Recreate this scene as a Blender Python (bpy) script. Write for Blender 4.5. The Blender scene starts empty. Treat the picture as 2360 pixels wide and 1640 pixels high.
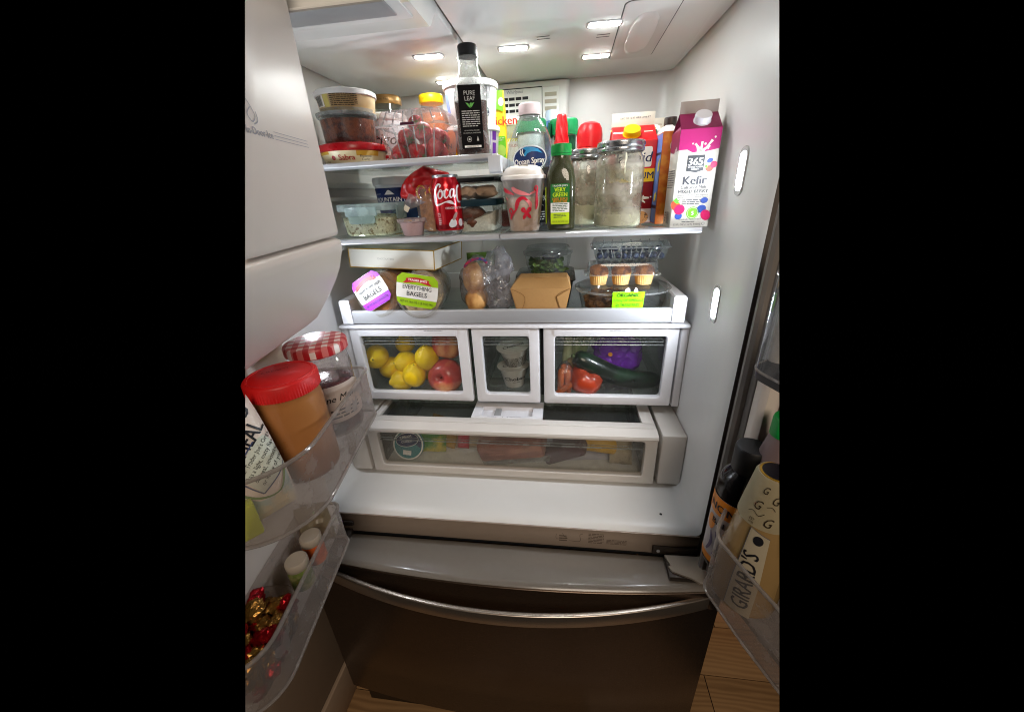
import bpy, bmesh, math, random
from mathutils import Vector as Vec, Matrix, noise as mnoise
random.seed(7)
SC = bpy.context.scene
PI = math.pi
# ------------------------------------------------------------------ camera
CAM = Vec((0.1304, -0.5857, 1.4258))
RIGHT = Vec((0.9911755, 0.1240503, -0.0467185)); UP = Vec((-0.0075517, 0.4047152, 0.9144116)); FWD = Vec((-0.1323407, 0.9059896, -0.4020806))
cam = bpy.data.cameras.new('camera'); cam.sensor_width = 36; cam.lens = 13.069; cam.clip_start = 0.01; cam.clip_end = 50
camo = bpy.data.objects.new('camera', cam); SC.collection.objects.link(camo)
camo.matrix_world = Matrix(((RIGHT.x, UP.x, -FWD.x, CAM.x), (RIGHT.y, UP.y, -FWD.y, CAM.y), (RIGHT.z, UP.z, -FWD.z, CAM.z), (0, 0, 0, 1)))
SC.camera = camo
# ------------------------------------------------------------------ world (an unlit kitchen at night) and lights
W = bpy.data.worlds.new('World'); SC.world = W; W.use_nodes = True
W.node_tree.nodes['Background'].inputs[0].default_value = (0, 0, 0, 1)
W.node_tree.nodes['Background'].inputs[1].default_value = 0.0
LED = 150.0           # emission of the refrigerator's own lamps
def area(name, loc, aim, size, power, col):
    l = bpy.data.lights.new(name, 'AREA'); l.shape = 'DISK'; l.size = size; l.energy = power; l.color = col
    o = bpy.data.objects.new(name, l); SC.collection.objects.link(o); o.location = loc
    o.rotation_euler = (Vec(aim) - Vec(loc)).to_track_quat('-Z', 'Y').to_euler(); return o
area('kitchen_ceiling_lamp', (0.55, -1.9, 2.35), (0.1, 0, 0.9), 1.1, 25, (1, .84, .68))
v = SC.view_settings; v.view_transform = 'Standard'; v.look = 'None'; v.exposure = 0.28; v.gamma = 1; v.use_curve_mapping = False
SC.render.engine = 'CYCLES'
cy = SC.cycles; cy.use_denoising = True; cy.max_bounces = 9; cy.diffuse_bounces = 5; cy.glossy_bounces = 5; cy.transmission_bounces = 6
cy.transparent_max_bounces = 28; cy.filter_width = 1.05; cy.sample_clamp_indirect = 4; cy.caustics_reflective = False; cy.caustics_refractive = False
# ------------------------------------------------------------------ materials
def L(h):
    h = h.lstrip('#'); o = []
    for i in (0, 2, 4):
        c = int(h[i:i+2], 16) / 255; o.append(c / 12.92 if c <= .04045 else ((c + .055) / 1.055) ** 2.4)
    return tuple(o)
MATS = {}
def newmat(n):
    m = bpy.data.materials.new(n); m.use_nodes = True; nt = m.node_tree; nt.nodes.clear()
    return m, nt, nt.nodes.new, nt.links.new, nt.nodes.new('ShaderNodeOutputMaterial')
def mat(n, c, ro=.45, me=0, var=.07, sc=40, bump=0, bsc=150, coat=0, spec=.36, rvar=.08, stretch=None, sss=0, c2=None, c2sc=8, c2lo=.45, c2hi=.6, sheen=0):
    if n in MATS: return MATS[n]
    m, nt, N, K, out = newmat(n); c = L(c) if isinstance(c, str) else c
    b = N('ShaderNodeBsdfPrincipled'); K(b.outputs[0], out.inputs[0])
    tc = N('ShaderNodeTexCoord'); mp = N('ShaderNodeMapping'); K(tc.outputs['Object'], mp.inputs[0])
    if stretch: mp.inputs['Scale'].default_value = stretch
    nz = N('ShaderNodeTexNoise'); nz.inputs['Scale'].default_value = sc; nz.inputs['Detail'].default_value = 5; K(mp.outputs[0], nz.inputs[0])
    mx = N('ShaderNodeMix'); mx.data_type = 'RGBA'
    mx.inputs[6].default_value = (*[x * (1 - var * 1.6) for x in c], 1); mx.inputs[7].default_value = (*[min(1, x * (1 + var * 1.6)) for x in c], 1)
    K(nz.outputs[0], mx.inputs[0]); col = mx.outputs[2]
    if c2:
        n2 = N('ShaderNodeTexNoise'); n2.inputs['Scale'].default_value = c2sc; n2.inputs['Detail'].default_value = 4; K(mp.outputs[0], n2.inputs[0])
        r = N('ShaderNodeMapRange'); r.inputs[1].default_value = c2lo; r.inputs[2].default_value = c2hi; K(n2.outputs[0], r.inputs[0])
        m2 = N('ShaderNodeMix'); m2.data_type = 'RGBA'; K(r.outputs[0], m2.inputs[0]); K(col, m2.inputs[6]); m2.inputs[7].default_value = (*L(c2), 1); col = m2.outputs[2]
    K(col, b.inputs['Base Color'])
    rr_ = N('ShaderNodeMapRange'); rr_.inputs[3].default_value = max(.02, ro - rvar); rr_.inputs[4].default_value = min(1, ro + rvar); K(nz.outputs[0], rr_.inputs[0]); K(rr_.outputs[0], b.inputs['Roughness'])
    b.inputs['Metallic'].default_value = me; b.inputs['Specular IOR Level'].default_value = spec; b.inputs['Coat Weight'].default_value = coat; b.inputs['Coat Roughness'].default_value = .08
    if sss: b.inputs['Subsurface Weight'].default_value = sss; b.inputs['Subsurface Radius'].default_value = (.01, .006, .004); b.inputs['Subsurface Scale'].default_value = .6
    if bump:
        n3 = N('ShaderNodeTexNoise'); n3.inputs['Scale'].default_value = bsc; n3.inputs['Detail'].default_value = 4; K(mp.outputs[0], n3.inputs[0])
        bp = N('ShaderNodeBump'); bp.inputs['Strength'].default_value = bump; bp.inputs['Distance'].default_value = .002; K(n3.outputs[0], bp.inputs['Height']); K(bp.outputs[0], b.inputs['Normal'])
    MATS[n] = m; return m
def clear(n, tint='#f2f6f6', haze=.06, ro=.05, hazecol='#dfe4e4', refl=1.0, bump=0, bsc=60, smear=None, smsc=30, smlo=.52, smhi=.62):
    """thin clear plastic or glass: see-through sheet, Fresnel gloss, a little milky scatter (patchy when smear is given)"""
    if n in MATS: return MATS[n]
    m, nt, N, K, out = newmat(n)
    tr = N('ShaderNodeBsdfTransparent'); tr.inputs[0].default_value = (*L(tint), 1)
    gl = N('ShaderNodeBsdfGlossy'); gl.inputs['Roughness'].default_value = ro
    fr = N('ShaderNodeLayerWeight'); fr.inputs[0].default_value = .5
    pw = N('ShaderNodeMath'); pw.operation = 'POWER'; pw.inputs[1].default_value = 4.5; K(fr.outputs['Facing'], pw.inputs[0])
    mu = N('ShaderNodeMath'); mu.operation = 'MULTIPLY_ADD'; mu.use_clamp = True; mu.inputs[1].default_value = .85 * refl; mu.inputs[2].default_value = .045 * refl; K(pw.outputs[0], mu.inputs[0])
    m1 = N('ShaderNodeMixShader'); K(mu.outputs[0], m1.inputs[0]); K(tr.outputs[0], m1.inputs[1]); K(gl.outputs[0], m1.inputs[2])
    df = N('ShaderNodeBsdfDiffuse'); df.inputs[0].default_value = (*L(hazecol), 1)
    tl = N('ShaderNodeBsdfTranslucent'); tl.inputs[0].default_value = (*L(hazecol), 1)
    md = N('ShaderNodeMixShader'); md.inputs[0].default_value = .45; K(df.outputs[0], md.inputs[1]); K(tl.outputs[0], md.inputs[2])
    m2 = N('ShaderNodeMixShader'); m2.inputs[0].default_value = haze; K(m1.outputs[0], m2.inputs[1]); K(md.outputs[0], m2.inputs[2]); K(m2.outputs[0], out.inputs[0])
    tc = N('ShaderNodeTexCoord')
    nz = N('ShaderNodeTexNoise'); nz.inputs['Scale'].default_value = smsc; nz.inputs['Detail'].default_value = 6; K(tc.outputs['Object'], nz.inputs[0])
    r = N('ShaderNodeMapRange'); r.inputs[1].default_value = smlo; r.inputs[2].default_value = smhi
    r.inputs[3].default_value = haze * (.8 if not smear else 1); r.inputs[4].default_value = haze * 1.25 if not smear else smear; K(nz.outputs[0], r.inputs[0]); K(r.outputs[0], m2.inputs[0])
    if bump:
        n3 = N('ShaderNodeTexNoise'); n3.inputs['Scale'].default_value = bsc; n3.inputs['Detail'].default_value = 3; K(tc.outputs['Object'], n3.inputs[0])
        bp = N('ShaderNodeBump'); bp.inputs['Strength'].default_value = bump; bp.inputs['Distance'].default_value = .006; K(n3.outputs[0], bp.inputs['Height']); K(bp.outputs[0], gl.inputs['Normal']); K(bp.outputs[0], fr.inputs['Normal'])
    MATS[n] = m; return m
def emit(n, col, s):
    if n in MATS: return MATS[n]
    m, nt, N, K, out = newmat(n); e = N('ShaderNodeEmission'); e.inputs[0].default_value = (*col, 1); e.inputs[1].default_value = s; K(e.outputs[0], out.inputs[0]); MATS[n] = m; return m
# ------------------------------------------------------------------ mesh helpers: every shape is (verts, faces)
def rr(w, d, r, n=4, z=0, cx=0, cy=0):
    r = min(r, w / 2 - 1e-5, d / 2 - 1e-5); o = []
    for q, (sx, sy) in enumerate(((1, 1), (-1, 1), (-1, -1), (1, -1))):
        for i in range(n + 1):
            a = (q + i / n) * PI / 2; o.append((cx + sx * (w / 2 - r) + r * math.cos(a), cy + sy * (d / 2 - r) + r * math.sin(a), z))
    return o
def circ(r, z=0, n=40, sq=2, sx=1, sy=1, cx=0, cy=0):
    o = []
    for i in range(n):
        a = 2 * PI * (i + .5) / n; c, s = math.cos(a), math.sin(a); f = 1 if sq == 2 else (abs(c) ** sq + abs(s) ** sq) ** (-1 / sq)
        o.append((cx + r * f * c * sx, cy + r * f * s * sy, z))
    return o
def loft(rings, cap0=True, cap1=True, close=True):
    n = len(rings[0]); v = [p for r in rings for p in r]; f = []
    for k in range(len(rings) - 1):
        for i in range(n if close else n - 1):
            j = (i + 1) % n; f.append((k * n + i, k * n + j, (k + 1) * n + j, (k + 1) * n + i))
    if cap0: f.append(tuple(range(n - 1, -1, -1)))
    if cap1: f.append(tuple((len(rings) - 1) * n + i for i in range(n)))
    return v, f
def lathe(prof, n=40, sq=2, sx=1, sy=1, cap0=True, cap1=True):
    return loft([circ(max(p[0], 1e-4), p[1], n, p[2] if len(p) > 2 else sq, sx, sy) for p in prof], cap0, cap1)
def box(x0, x1, y0, y1, z0, z1, b=.0012, seg=2):
    w, d, h = x1 - x0, y1 - y0, z1 - z0; b = min(b, w / 2.1, d / 2.1, h / 2.1); cx, cy = (x0 + x1) / 2, (y0 + y1) / 2; R = []
    for i in range(seg + 1):
        a = i / seg * PI / 2; k = b * (1 - math.sin(a)); R.append(rr(w - 2 * k, d - 2 * k, max(b - k, 1e-4), 2, z0 + b * (1 - math.cos(a)), cx, cy))
    for i in range(seg, -1, -1):
        a = i / seg * PI / 2; k = b * (1 - math.sin(a)); R.append(rr(w - 2 * k, d - 2 * k, max(b - k, 1e-4), 2, z1 - b * (1 - math.cos(a)), cx, cy))
    return loft(R)
def join(*vfs):
    V, F = [], []
    for v_, f_ in vfs:
        k = len(V); V += list(v_); F += [tuple(i + k for i in q) for q in f_]
    return V, F
def shift(vf, dx=0, dy=0, dz=0, rz=0, s=1, M=None):
    if M is None: M = Matrix.Translation((dx, dy, dz)) @ Matrix.Rotation(rz, 4, 'Z') @ Matrix.Scale(s, 4)
    return [tuple(M @ Vec(p)) for p in vf[0]], vf[1]
def tube(pts, r, n=8, cap=True):
    pts = [Vec(p) for p in pts]; R = []
    up = Vec((0, 0, 1))
    for i, p in enumerate(pts):
        t = (pts[min(i + 1, len(pts) - 1)] - pts[max(i - 1, 0)]).normalized()
        a = t.cross(up if abs(t.z) < .95 else Vec((0, 1, 0))).normalized(); b = t.cross(a); rad = r[i] if isinstance(r, (list, tuple)) else r
        R.append([tuple(p + a * rad * math.cos(2 * PI * k / n) + b * rad * math.sin(2 * PI * k / n)) for k in range(n)])
    return loft(R, cap, cap)
def frame(x0, x1, z0, z1, wx0, wx1, wz0, wz1, y0, y1, b=.003, rin=.008):
    """rectangular frame in the XZ plane with a window; front at y0"""
    def ring(a, c, d_, e, r, y): return [(p[0], y, p[1]) for p in rr(c - a, e - d_, r, 3, 0, (a + c) / 2, (d_ + e) / 2)]
    R = [ring(wx0, wx1, wz0, wz1, rin, y1), ring(wx0, wx1, wz0, wz1, rin, y0 + b * .4), ring(wx0 - b * .4, wx1 + b * .4, wz0 - b * .4, wz1 + b * .4, rin, y0),
         ring(x0 + b, x1 - b, z0 + b, z1 - b, b, y0), ring(x0 + b * .3, x1 - b * .3, z0 + b * .3, z1 - b * .3, b, y0 + b * .3), ring(x0, x1, z0, z1, b, y0 + b), ring(x0, x1, z0, z1, b, y1)]
    R.append(R[0]); return loft(R, False, False)
def grid(fn, nu, nv):
    v_ = [fn(i / nu, j / nv) for j in range(nv + 1) for i in range(nu + 1)]
    return v_, [(j * (nu + 1) + i, j * (nu + 1) + i + 1, (j + 1) * (nu + 1) + i + 1, (j + 1) * (nu + 1) + i) for j in range(nv) for i in range(nu)]
def blob(r, amp=.1, f=2.0, sub=3, sx=1, sy=1, sz=1, seed=0, flat=None):
    bm = bmesh.new(); bmesh.ops.create_icosphere(bm, subdivisions=sub, radius=1); o = Vec((seed * 7.3, seed * 3.1, seed * 5.7)); V = []
    for q in bm.verts:
        d = 1 + amp * (mnoise.noise(q.co * f + o) + .5 * mnoise.noise(q.co * f * 2.3 + o)); p = q.co * d * r
        z = p.z * sz
        if flat is not None: z = max(z, -flat)
        V.append((p.x * sx, p.y * sy, z))
    F = [tuple(q.index for q in f_.verts) for f_ in bm.faces]; bm.free(); return V, F
def ob(name, vf, m, par=None, loc=(0, 0, 0), rot=(0, 0, 0), ang=35, smooth=True):
    me = bpy.data.meshes.new(name); me.from_pydata([tuple(p) for p in vf[0]], [], vf[1])
    if smooth:
        me.polygons.foreach_set('use_smooth', [True] * len(me.polygons)); me.set_sharp_from_angle(angle=math.radians(ang))
    me.materials.append(m); me.update()
    o = bpy.data.objects.new(name, me); SC.collection.objects.link(o); o.location = loc; o.rotation_euler = rot
    if par: o.parent = par
    return o
def sh(name, o, par, loc=(0, 0, 0), rot=(0, 0, 0), s=1, m=None):
    """a further piece that shares the mesh of o"""
    c = bpy.data.objects.new(name, o.data); SC.collection.objects.link(c); c.parent = par; c.location = loc; c.rotation_euler = rot; c.scale = (s, s, s) if not isinstance(s, tuple) else s; return c
def trim_all(t, side):
    for o in list(t.children_recursive):
        if o.type == 'MESH':
            if o.data.users > 1: o.data = o.data.copy()
            trim(o, side, True)
def tag(o, label, cat, group=None):
    o['label'] = label; o['category'] = cat
    if group: o['group'] = group
    return o
def thing(name, label, cat, loc, rz=0, group=None, rx=0, ry=0):
    o = bpy.data.objects.new(name, None); SC.collection.objects.link(o); o.location = loc; o.rotation_euler = (rx, ry, rz); o.empty_display_size = .02
    return tag(o, label, cat, group)
# --- flat print: shapes and lettering laid on a surface (u along, v up)
def flat(y=0, x=0): return lambda u, v, o: (x + u, y - o, v)
def sideL(x=0, y=0): return lambda u, v, o: (x - o, y - u, v)       # the face towards -x
def topf(z=0): return lambda u, v, o: (u, v, z + o)
def cyl(R, a0=0):
    Rf = R if callable(R) else (lambda v_: R); R0 = Rf(0) if callable(R) else R
    def f(u, v_, o):
        a = a0 + u / R0; q = Rf(v_) + o; return (q * math.sin(a), -q * math.cos(a), v_)
    f.curved = R0; return f
_fc = bpy.data.curves.new('type', 'FONT'); _fo = bpy.data.objects.new('type', _fc)
def _text(bm, s, u, v_, size, bold=0, shear=0, al='C', rot=0, sx=1.0, arc=0):
    _fc.body = s; _fc.size = 1; _fc.align_x = {'C': 'CENTER', 'L': 'LEFT', 'R': 'RIGHT'}[al]; _fc.offset = 0; _fc.shear = shear; _fc.resolution_u = 2
    me = _fo.to_mesh(); vs = []
    c, sn = math.cos(rot), math.sin(rot)
    for k, e in enumerate((0,) if not bold else (-bold * .8, bold * .8)):        # heavier type: two impressions side by side
        vs = []
        for q in me.vertices:
            x, y = (q.co.x * sx + e) * size, q.co.y * size; vs.append(bm.verts.new((u + c * x - sn * y, v_ + sn * x + c * y, k * .00006)))
        for p in me.polygons:
            try: bm.faces.new([vs[i] for i in p.vertices])
            except ValueError: pass
    _fo.to_mesh_clear()
def _poly(bm, pts):
    if len(pts) >= 3: bm.faces.new([bm.verts.new((p[0], p[1], 0)) for p in pts])
def _spl(pts, k=6):
    o = []; n = len(pts)
    for i in range(n - 1):
        p0, p1, p2, p3 = (Vec(pts[max(0, min(n - 1, i + j))] + ((0,) if len(pts[0]) == 2 else ())) for j in (-1, 0, 1, 2))
        for t in range(k):
            t /= k; o.append(.5 * ((2 * p1) + (p2 - p0) * t + (2 * p0 - 5 * p1 + 4 * p2 - p3) * t * t + (3 * p1 - p0 - 3 * p2 + p3) * t ** 3))
    o.append(Vec(pts[-1] + ((0,) if len(pts[0]) == 2 else ()))); return o
def dec(name, prims, surf, m, par, off=.0005, du=.004):
    ks = [q[0] for q in prims]
    if 1 < len(ks) and (all(k in 'pre' for k in ks) or (len(ks) < 4 and all(k == 't' for k in ks))): return [dec(name, [q], surf, m, par, off, du) for q in prims][0]
    bm = bmesh.new(); rnd = random.Random(len(name) + len(prims))
    for q in prims:
        k = q[0]
        if k == 't': _text(bm, *q[1:5], **(q[5] if len(q) > 5 else {}))
        elif k == 'p': _poly(bm, q[1])
        elif k == 'r': _poly(bm, [(p[0], p[1]) for p in rr(q[3] - q[1], q[4] - q[2], q[5] if len(q) > 5 else .0005, 4, 0, (q[1] + q[3]) / 2, (q[2] + q[4]) / 2)])
        elif k == 'e':
            r_ = q[5] if len(q) > 5 else 0; c, s = math.cos(r_), math.sin(r_)
            _poly(bm, [(q[1] + c * q[3] * math.cos(a) - s * q[4] * math.sin(a), q[2] + s * q[3] * math.cos(a) + c * q[4] * math.sin(a)) for a in [2 * PI * i / 28 for i in range(28)]])
        elif k == 's':                                                    # brush stroke with width profile: points (u, v, w)
            P = _spl([(p[0], p[1], p[2] if len(p) > 2 else q[2]) for p in q[1]], 5)
            Lf, Rt = [], []
            for i, p in enumerate(P):
                t = (P[min(i + 1, len(P) - 1)] - P[max(i - 1, 0)]); t.z = 0; t.normalize(); nn = Vec((-t.y, t.x, 0)) * p.z / 2
                Lf.append((p.x + nn.x, p.y + nn.y)); Rt.append((p.x - nn.x, p.y - nn.y))
            for i in range(len(P) - 1): _poly(bm, [Lf[i], Lf[i + 1], Rt[i + 1], Rt[i]])
        elif k == 'l':                                                    # lines of print too small to read: rows of word-long dashes
            _, u0, v0, u1, v1, rows = q[:6]; hgt = (v1 - v0) / rows
            for i in range(rows):
                x = u0; y = v1 - (i + .7) * hgt; e = u1 - (rnd.random() * .3 * (u1 - u0) if i == rows - 1 else 0)
                while x < e:
                    w = min(hgt * (.8 + 2.2 * rnd.random()), e - x); _poly(bm, [(x, y), (x + w, y), (x + w, y + hgt * .42), (x, y + hgt * .42)]); x += w + hgt * .35
        elif k == 'bar':                                                  # bar code
            _, u0, v0, u1, v1 = q[:5]; x = u0
            while x < u1:
                w = (u1 - u0) / 38 * rnd.choice((.6, .6, 1, 1.5)); _poly(bm, [(x, v0), (x + w, v0), (x + w, v1), (x, v1)]); x += w + (u1 - u0) / 38 * rnd.choice((.5, .8, 1.2))
    if hasattr(surf, 'curved') or hasattr(surf, 'cut'):
        du = min(du, getattr(surf, 'curved', .03) * .12)
        xs = [q.co.x for q in bm.verts]
        if xs:
            x = math.floor(min(xs) / du) * du
            while x < max(xs):
                bmesh.ops.bisect_plane(bm, geom=bm.verts[:] + bm.edges[:] + bm.faces[:], plane_co=(x, 0, 0), plane_no=(1, 0, 0)); x += du
        if hasattr(surf, 'cutv'):
            ys = [q.co.y for q in bm.verts]; y = min(ys)
            while y < max(ys):
                bmesh.ops.bisect_plane(bm, geom=bm.verts[:] + bm.edges[:] + bm.faces[:], plane_co=(0, y, 0), plane_no=(0, 1, 0)); y += surf.cutv
    bm.verts.index_update(); V = [surf(q.co.x, q.co.y, off + q.co.z) for q in bm.verts]; F = [tuple(x.index for x in f_.verts) for f_ in bm.faces]; bm.free()
    return ob(name, (V, F), m, par, smooth=False)
def trim(o, side, fill=False):
    """the door, walls and floor are modelled only as far as the photograph shows them"""
    bpy.context.view_layer.update(); mw = o.matrix_world; inv = mw.inverted()
    n = Vec((-0.728, -0.629, 0.272)) if side == 'L' else Vec((0.882, -0.428, 0.197))
    co = inv @ CAM; no = (mw.to_3x3().transposed() @ n).normalized()
    bm = bmesh.new(); bm.from_mesh(o.data)
    bmesh.ops.bisect_plane(bm, geom=bm.verts[:] + bm.edges[:] + bm.faces[:], plane_co=co, plane_no=no, clear_outer=True)
    if fill: bmesh.ops.holes_fill(bm, edges=[e for e in bm.edges if e.is_boundary and all(abs((q.co - co).dot(no)) < 1e-5 for q in e.verts)], sides=0)
    bm.to_mesh(o.data); bm.free(); o.data.update(); return o
# ------------------------------------------------------------------ surfaces of the refrigerator
LINER = mat('liner_plastic', '#d8d7d4', .33, var=.012, sc=40, spec=.45, rvar=.03)
CEIL = mat('ceiling_plastic', '#e4e4e0', .24, var=.012, sc=7, spec=.5, rvar=.03)
TRIMW = mat('drawer_plastic', '#dcdce0', .35, var=.02, sc=20, bump=.03, bsc=900)
TRIMG = mat('deli_plastic', '#cdc8c2', .38, var=.03, sc=20, bump=.03, bsc=900)
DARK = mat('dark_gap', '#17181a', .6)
FLANGE = mat('grey_flange', '#5d5650', .42, me=.2, var=.05)
GASK = mat('gasket_rubber', '#6d6863', .55, var=.05)
ALU = mat('brushed_aluminium', '#c6c8cc', .36, me=.45, var=.04, sc=60, stretch=(1, 40, 40), rvar=.12)
STEEL = mat('brushed_steel_front', '#574a40', .30, me=.85, var=.05, sc=50, stretch=(1, 30, 60), rvar=.1)
CAPGREY = mat('freezer_cap_grey', '#736d66', .2, var=.03, sc=90, coat=.3)
SILL = mat('sill_metal', '#a09184', .4, me=.35, var=.04)
BLACK = mat('black_plastic', '#0c0c0d', .4)
GLASS = clear('shelf_glass', '#f8fcfa', .02, .03, refl=.9)
BINCLR = clear('drawer_clear', '#f3f5f5', .08, .08, '#c8cccc', bump=.05, bsc=15)
PANE = clear('drawer_pane', '#fbfcfb', .025, .05, '#c8cccc', refl=.7)
FROST = clear('frosted_bin', '#e6e0dc', .34, .22, '#b8b0aa', refl=.6)
LAMP = emit('lamp_white', (.97, 1, .985), LED)
LAMPRIM = mat('lamp_rim', '#b9b9b6', .2)
PRINT = mat('grey_print', '#8c8c92', .5)
DPRINT = mat('dark_print', '#3a3733', .5)
F = thing('refrigerator', 'open white-lined french door refrigerator with stainless bottom freezer drawer', 'refrigerator', (0, 0, 0))
# liner: walls, floor and back as one moulded shell
def section(y, w, zf, r, zt=1.70):
    p = [(-w, y, zt), (-w, y, 1.3), (-w, y, 1.0), (-w, y, zf + r)]
    for i in range(1, 6): a = i / 6 * PI / 2; p.append((-w + r * (1 - math.cos(a)), y, zf + r * (1 - math.sin(a))))
    p += [(-w + r, y, zf), (-.15, y, zf), (.15, y, zf), (w - r, y, zf)]
    for i in range(5, 0, -1): a = i / 6 * PI / 2; p.append((w - r * (1 - math.cos(a)), y, zf + r * (1 - math.sin(a))))
    return p + [(w, y, zf + r), (w, y, 1.0), (w, y, 1.3), (w, y, zt)]
st = []
for i in range(7):
    a = i / 6 * PI / 2; st.append(section(.6 - .04 * (1 - math.sin(a)) if 0 else .56 + .04 * math.cos(a), .405 - .04 * (1 - math.sin(a)), .776 + .02 * (1 - math.sin(a)), .028))
st += [section(.3, .405, .776, .028), section(.06, .405, .776, .028), section(.03, .406, .7755, .026), (section(.014, .4085, .773, .022)), section(.005, .4115, .7695, .016), section(0, .414, .766, .012)]
vf = loft(st, True, False, close=False)
liner = trim(trim(ob('liner', vf, LINER, F, ang=60), 'R'), 'L')
ob('drain_hole', lathe([(.0028, .7764), (.0028, .7768)], 14), DARK, F, (.345, .043, 0))
trim(ob('cabinet_flange', box(.4135, .452, .0005, .02, .70, 1.74, .0015), FLANGE, F), 'R')
trim(ob('cabinet_flange', box(-.452, -.4135, .0005, .02, .70, 1.74, .0015), FLANGE, F), 'L')
trim(ob('cabinet_side', box(.4525, .4555, .0, .7, .02, 1.74, .001), STEEL, F), 'R')
trim(ob('cabinet_side', box(-.4555, -.4525, .0, .7, .02, 1.74, .001), STEEL, F), 'L')
ob('sill', box(-.4130, .4130, -.0025, .004, .713, .7665, .0012), SILL, F)
sl = ob('sill_gap', box(-.44, .44, .002, .006, .700, .7125, .001), DARK, F)
dec('sill_sticker_print', [('l', .128, .728, .146, .748, 3), ('s', [(.122, .75), (.122, .736), (.134, .736)], .0008), ('s', [(.135, .7525), (.14, .742), (.145, .741)], .0008), ('s', [(.15, .732), (.172, .732), (.172, .75), (.178, .754)], .001), ('l', .19, .728, .222, .758, 7), ('l', .228, .729, .27, .743, 4)], flat(-.0025), mat('sill_print', '#5a4d43', .5), F, .0003)
# ceiling
C1 = ob('ceiling_panel', box(-.0575, .4015, .006, .596, 1.6865, 1.6995, .003), CEIL, F); trim(C1, 'R')
trim(ob('ceiling_panel', box(-.4015, -.0625, .09, .596, 1.6805, 1.699, .004), CEIL, F), 'L')
ob('ceiling_seam', box(-.066, -.056, .006, .59, 1.692, 1.698, .001), FLANGE, F)
dh = ob('duct_housing', loft([[(x, .0, 1.695), (x, .0, 1.650), (x, .078, 1.650), (x, .084, 1.6525), (x, .112, 1.676), (x, .118, 1.6795), (x, .13, 1.695)] for x in (-.401, -.0675, -.062)]), CEIL, F, ang=25); trim(dh, 'L')
ob('duct_cover_frame', box(-.262, -.050 - .022, -.02, .040, 1.6475, 1.651, .002), CEIL, F)
ob('duct_cover', box(-.238, -.088, -.02, .022, 1.6455, 1.6485, .0015), mat('duct_grey', '#9a9b9b', .35), F)
for (x, y) in ((-.136, .303), (.031, .326), (.2, .253), (.199, .425), (-.149, .49)):
    z = 1.6865 if x > -.06 else 1.6805
    fr = ob('ceiling_light', loft([rr(.064, .030, .008, 4, z + .0003), rr(.062, .028, .008, 4, z - .0016), rr(.055, .023, .006, 4, z - .0016), rr(.054, .022, .006, 4, z + .001)], False, False), LAMPRIM, F, (x, y, 0), (0, 0, .05))
    ob('diffuser', box(-.0265, .0265, -.0105, .0105, z - .0014, z - .0002, .0006), LAMP, fr)
# filter cover on the ceiling
fc = ob('filter_cover', loft([rr(.087, .284, .012, 5, 1.6866), rr(.087, .284, .012, 5, 1.6856), rr(.085, .282, .011, 5, 1.685)], False, True), CEIL, F, (.272, .318, 0), (0, 0, -.02))
ob('filter_cover_gap', loft([rr(.0905, .2875, .013, 5, 1.6867), rr(.0905, .2875, .013, 5, 1.68625)], False, True), DARK, F, (.272, .318, 0), (0, 0, -.02))
ob('finger_scoop', lathe([(.024, 1.6852), (.0225, 1.6825), (.018, 1.6815), (.0001, 1.681)], 32, 3, 1, 4.3, False, True), CEIL, fc, (0, .005, 0))
for (x, y) in ((.092, .289), (.203, .31)):
    for k in (-.006, .006): ob('ceiling_slot', box(-.012, .012, -.0007, .0007, 1.6858, 1.6864, .0002), DPRINT, F, (x, y + k, 0))
# lamps let into the side walls
for sx in (1, -1):
    for (y, z) in ((.096, 1.439), (.105, 1.225)):
        Mx = Matrix.Translation((.405 * sx, y, z)) @ Matrix.Rotation(-PI / 2 * sx, 4, 'Y')
        rim = ob('wall_light', shift(loft([rr(.070, .031, .012, 5, -.0005), rr(.068, .029, .012, 5, .0018), rr(.056, .022, .009, 5, .0018), rr(.054, .020, .008, 5, -.0003)], False, False), M=Mx), LAMPRIM, F)
        ob('diffuser', shift(loft([rr(.0535, .0195, .008, 5, .0002), rr(.0535, .0195, .008, 5, .0014)], False, True), M=Mx), emit('lamp_wall_left' + str(z > 1.3), (.90, .97, 1.06), LED * (.45 if z > 1.3 else 1.25)) if sx < 0 else emit('lamp_wall_upper' if z > 1.3 else 'lamp_wall_lower', (.90, .97, 1.06), LED * (.9 if z > 1.3 else 2.9)), rim)
# air tower on the back wall
tw = ob('air_tower', loft([rr(.262, .05, .012, 4, 1.2, .014, .603), rr(.262, .05, .012, 4, 1.684, .014, .603)], False, False), LINER, F)
ob('tower_panel', box(-.06, .074, .5755, .579, 1.50, 1.671, .001), CEIL, F)
ob('tower_panel', box(.0755, .118, .5755, .579, 1.50, 1.671, .002), CEIL, F)
ob('panel_gap', box(-.062, .0753, .5775, .5785, 1.498, 1.6735, .0005), DARK, F)
gr = ob('vent_grille', box(-.034, .048, .5735, .5765, 1.602, 1.659, .001), CEIL, F)
s0 = None
for r_ in range(4):
    for c_ in range(4):
        lc = (-.0225 + c_ * .0178, .5734, 1.6495 - r_ * .0135)
        if s0 is None: s0 = ob('vent_slot', box(-.0075, .0075, -.0006, .0006, -.0034, .0034, .0003), DARK, gr, lc)
        else: sh('vent_slot', s0, gr, lc)
s0 = None
for r_ in range(5):
    lc = (.097, .5754, 1.654 - r_ * .0155)
    if s0 is None: s0 = ob('vent_slot', box(-.0155, .0155, -.001, .001, -.0045, .0045, .0006), mat('vent_beige', '#a9a391', .5), F, lc)
    else: sh('vent_slot', s0, F, lc)
dec('maker_name', [('t', 'Whirlpool', .003, 1.6615, .0105, dict(shear=.2))], flat(.5755), PRINT, F)
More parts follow.
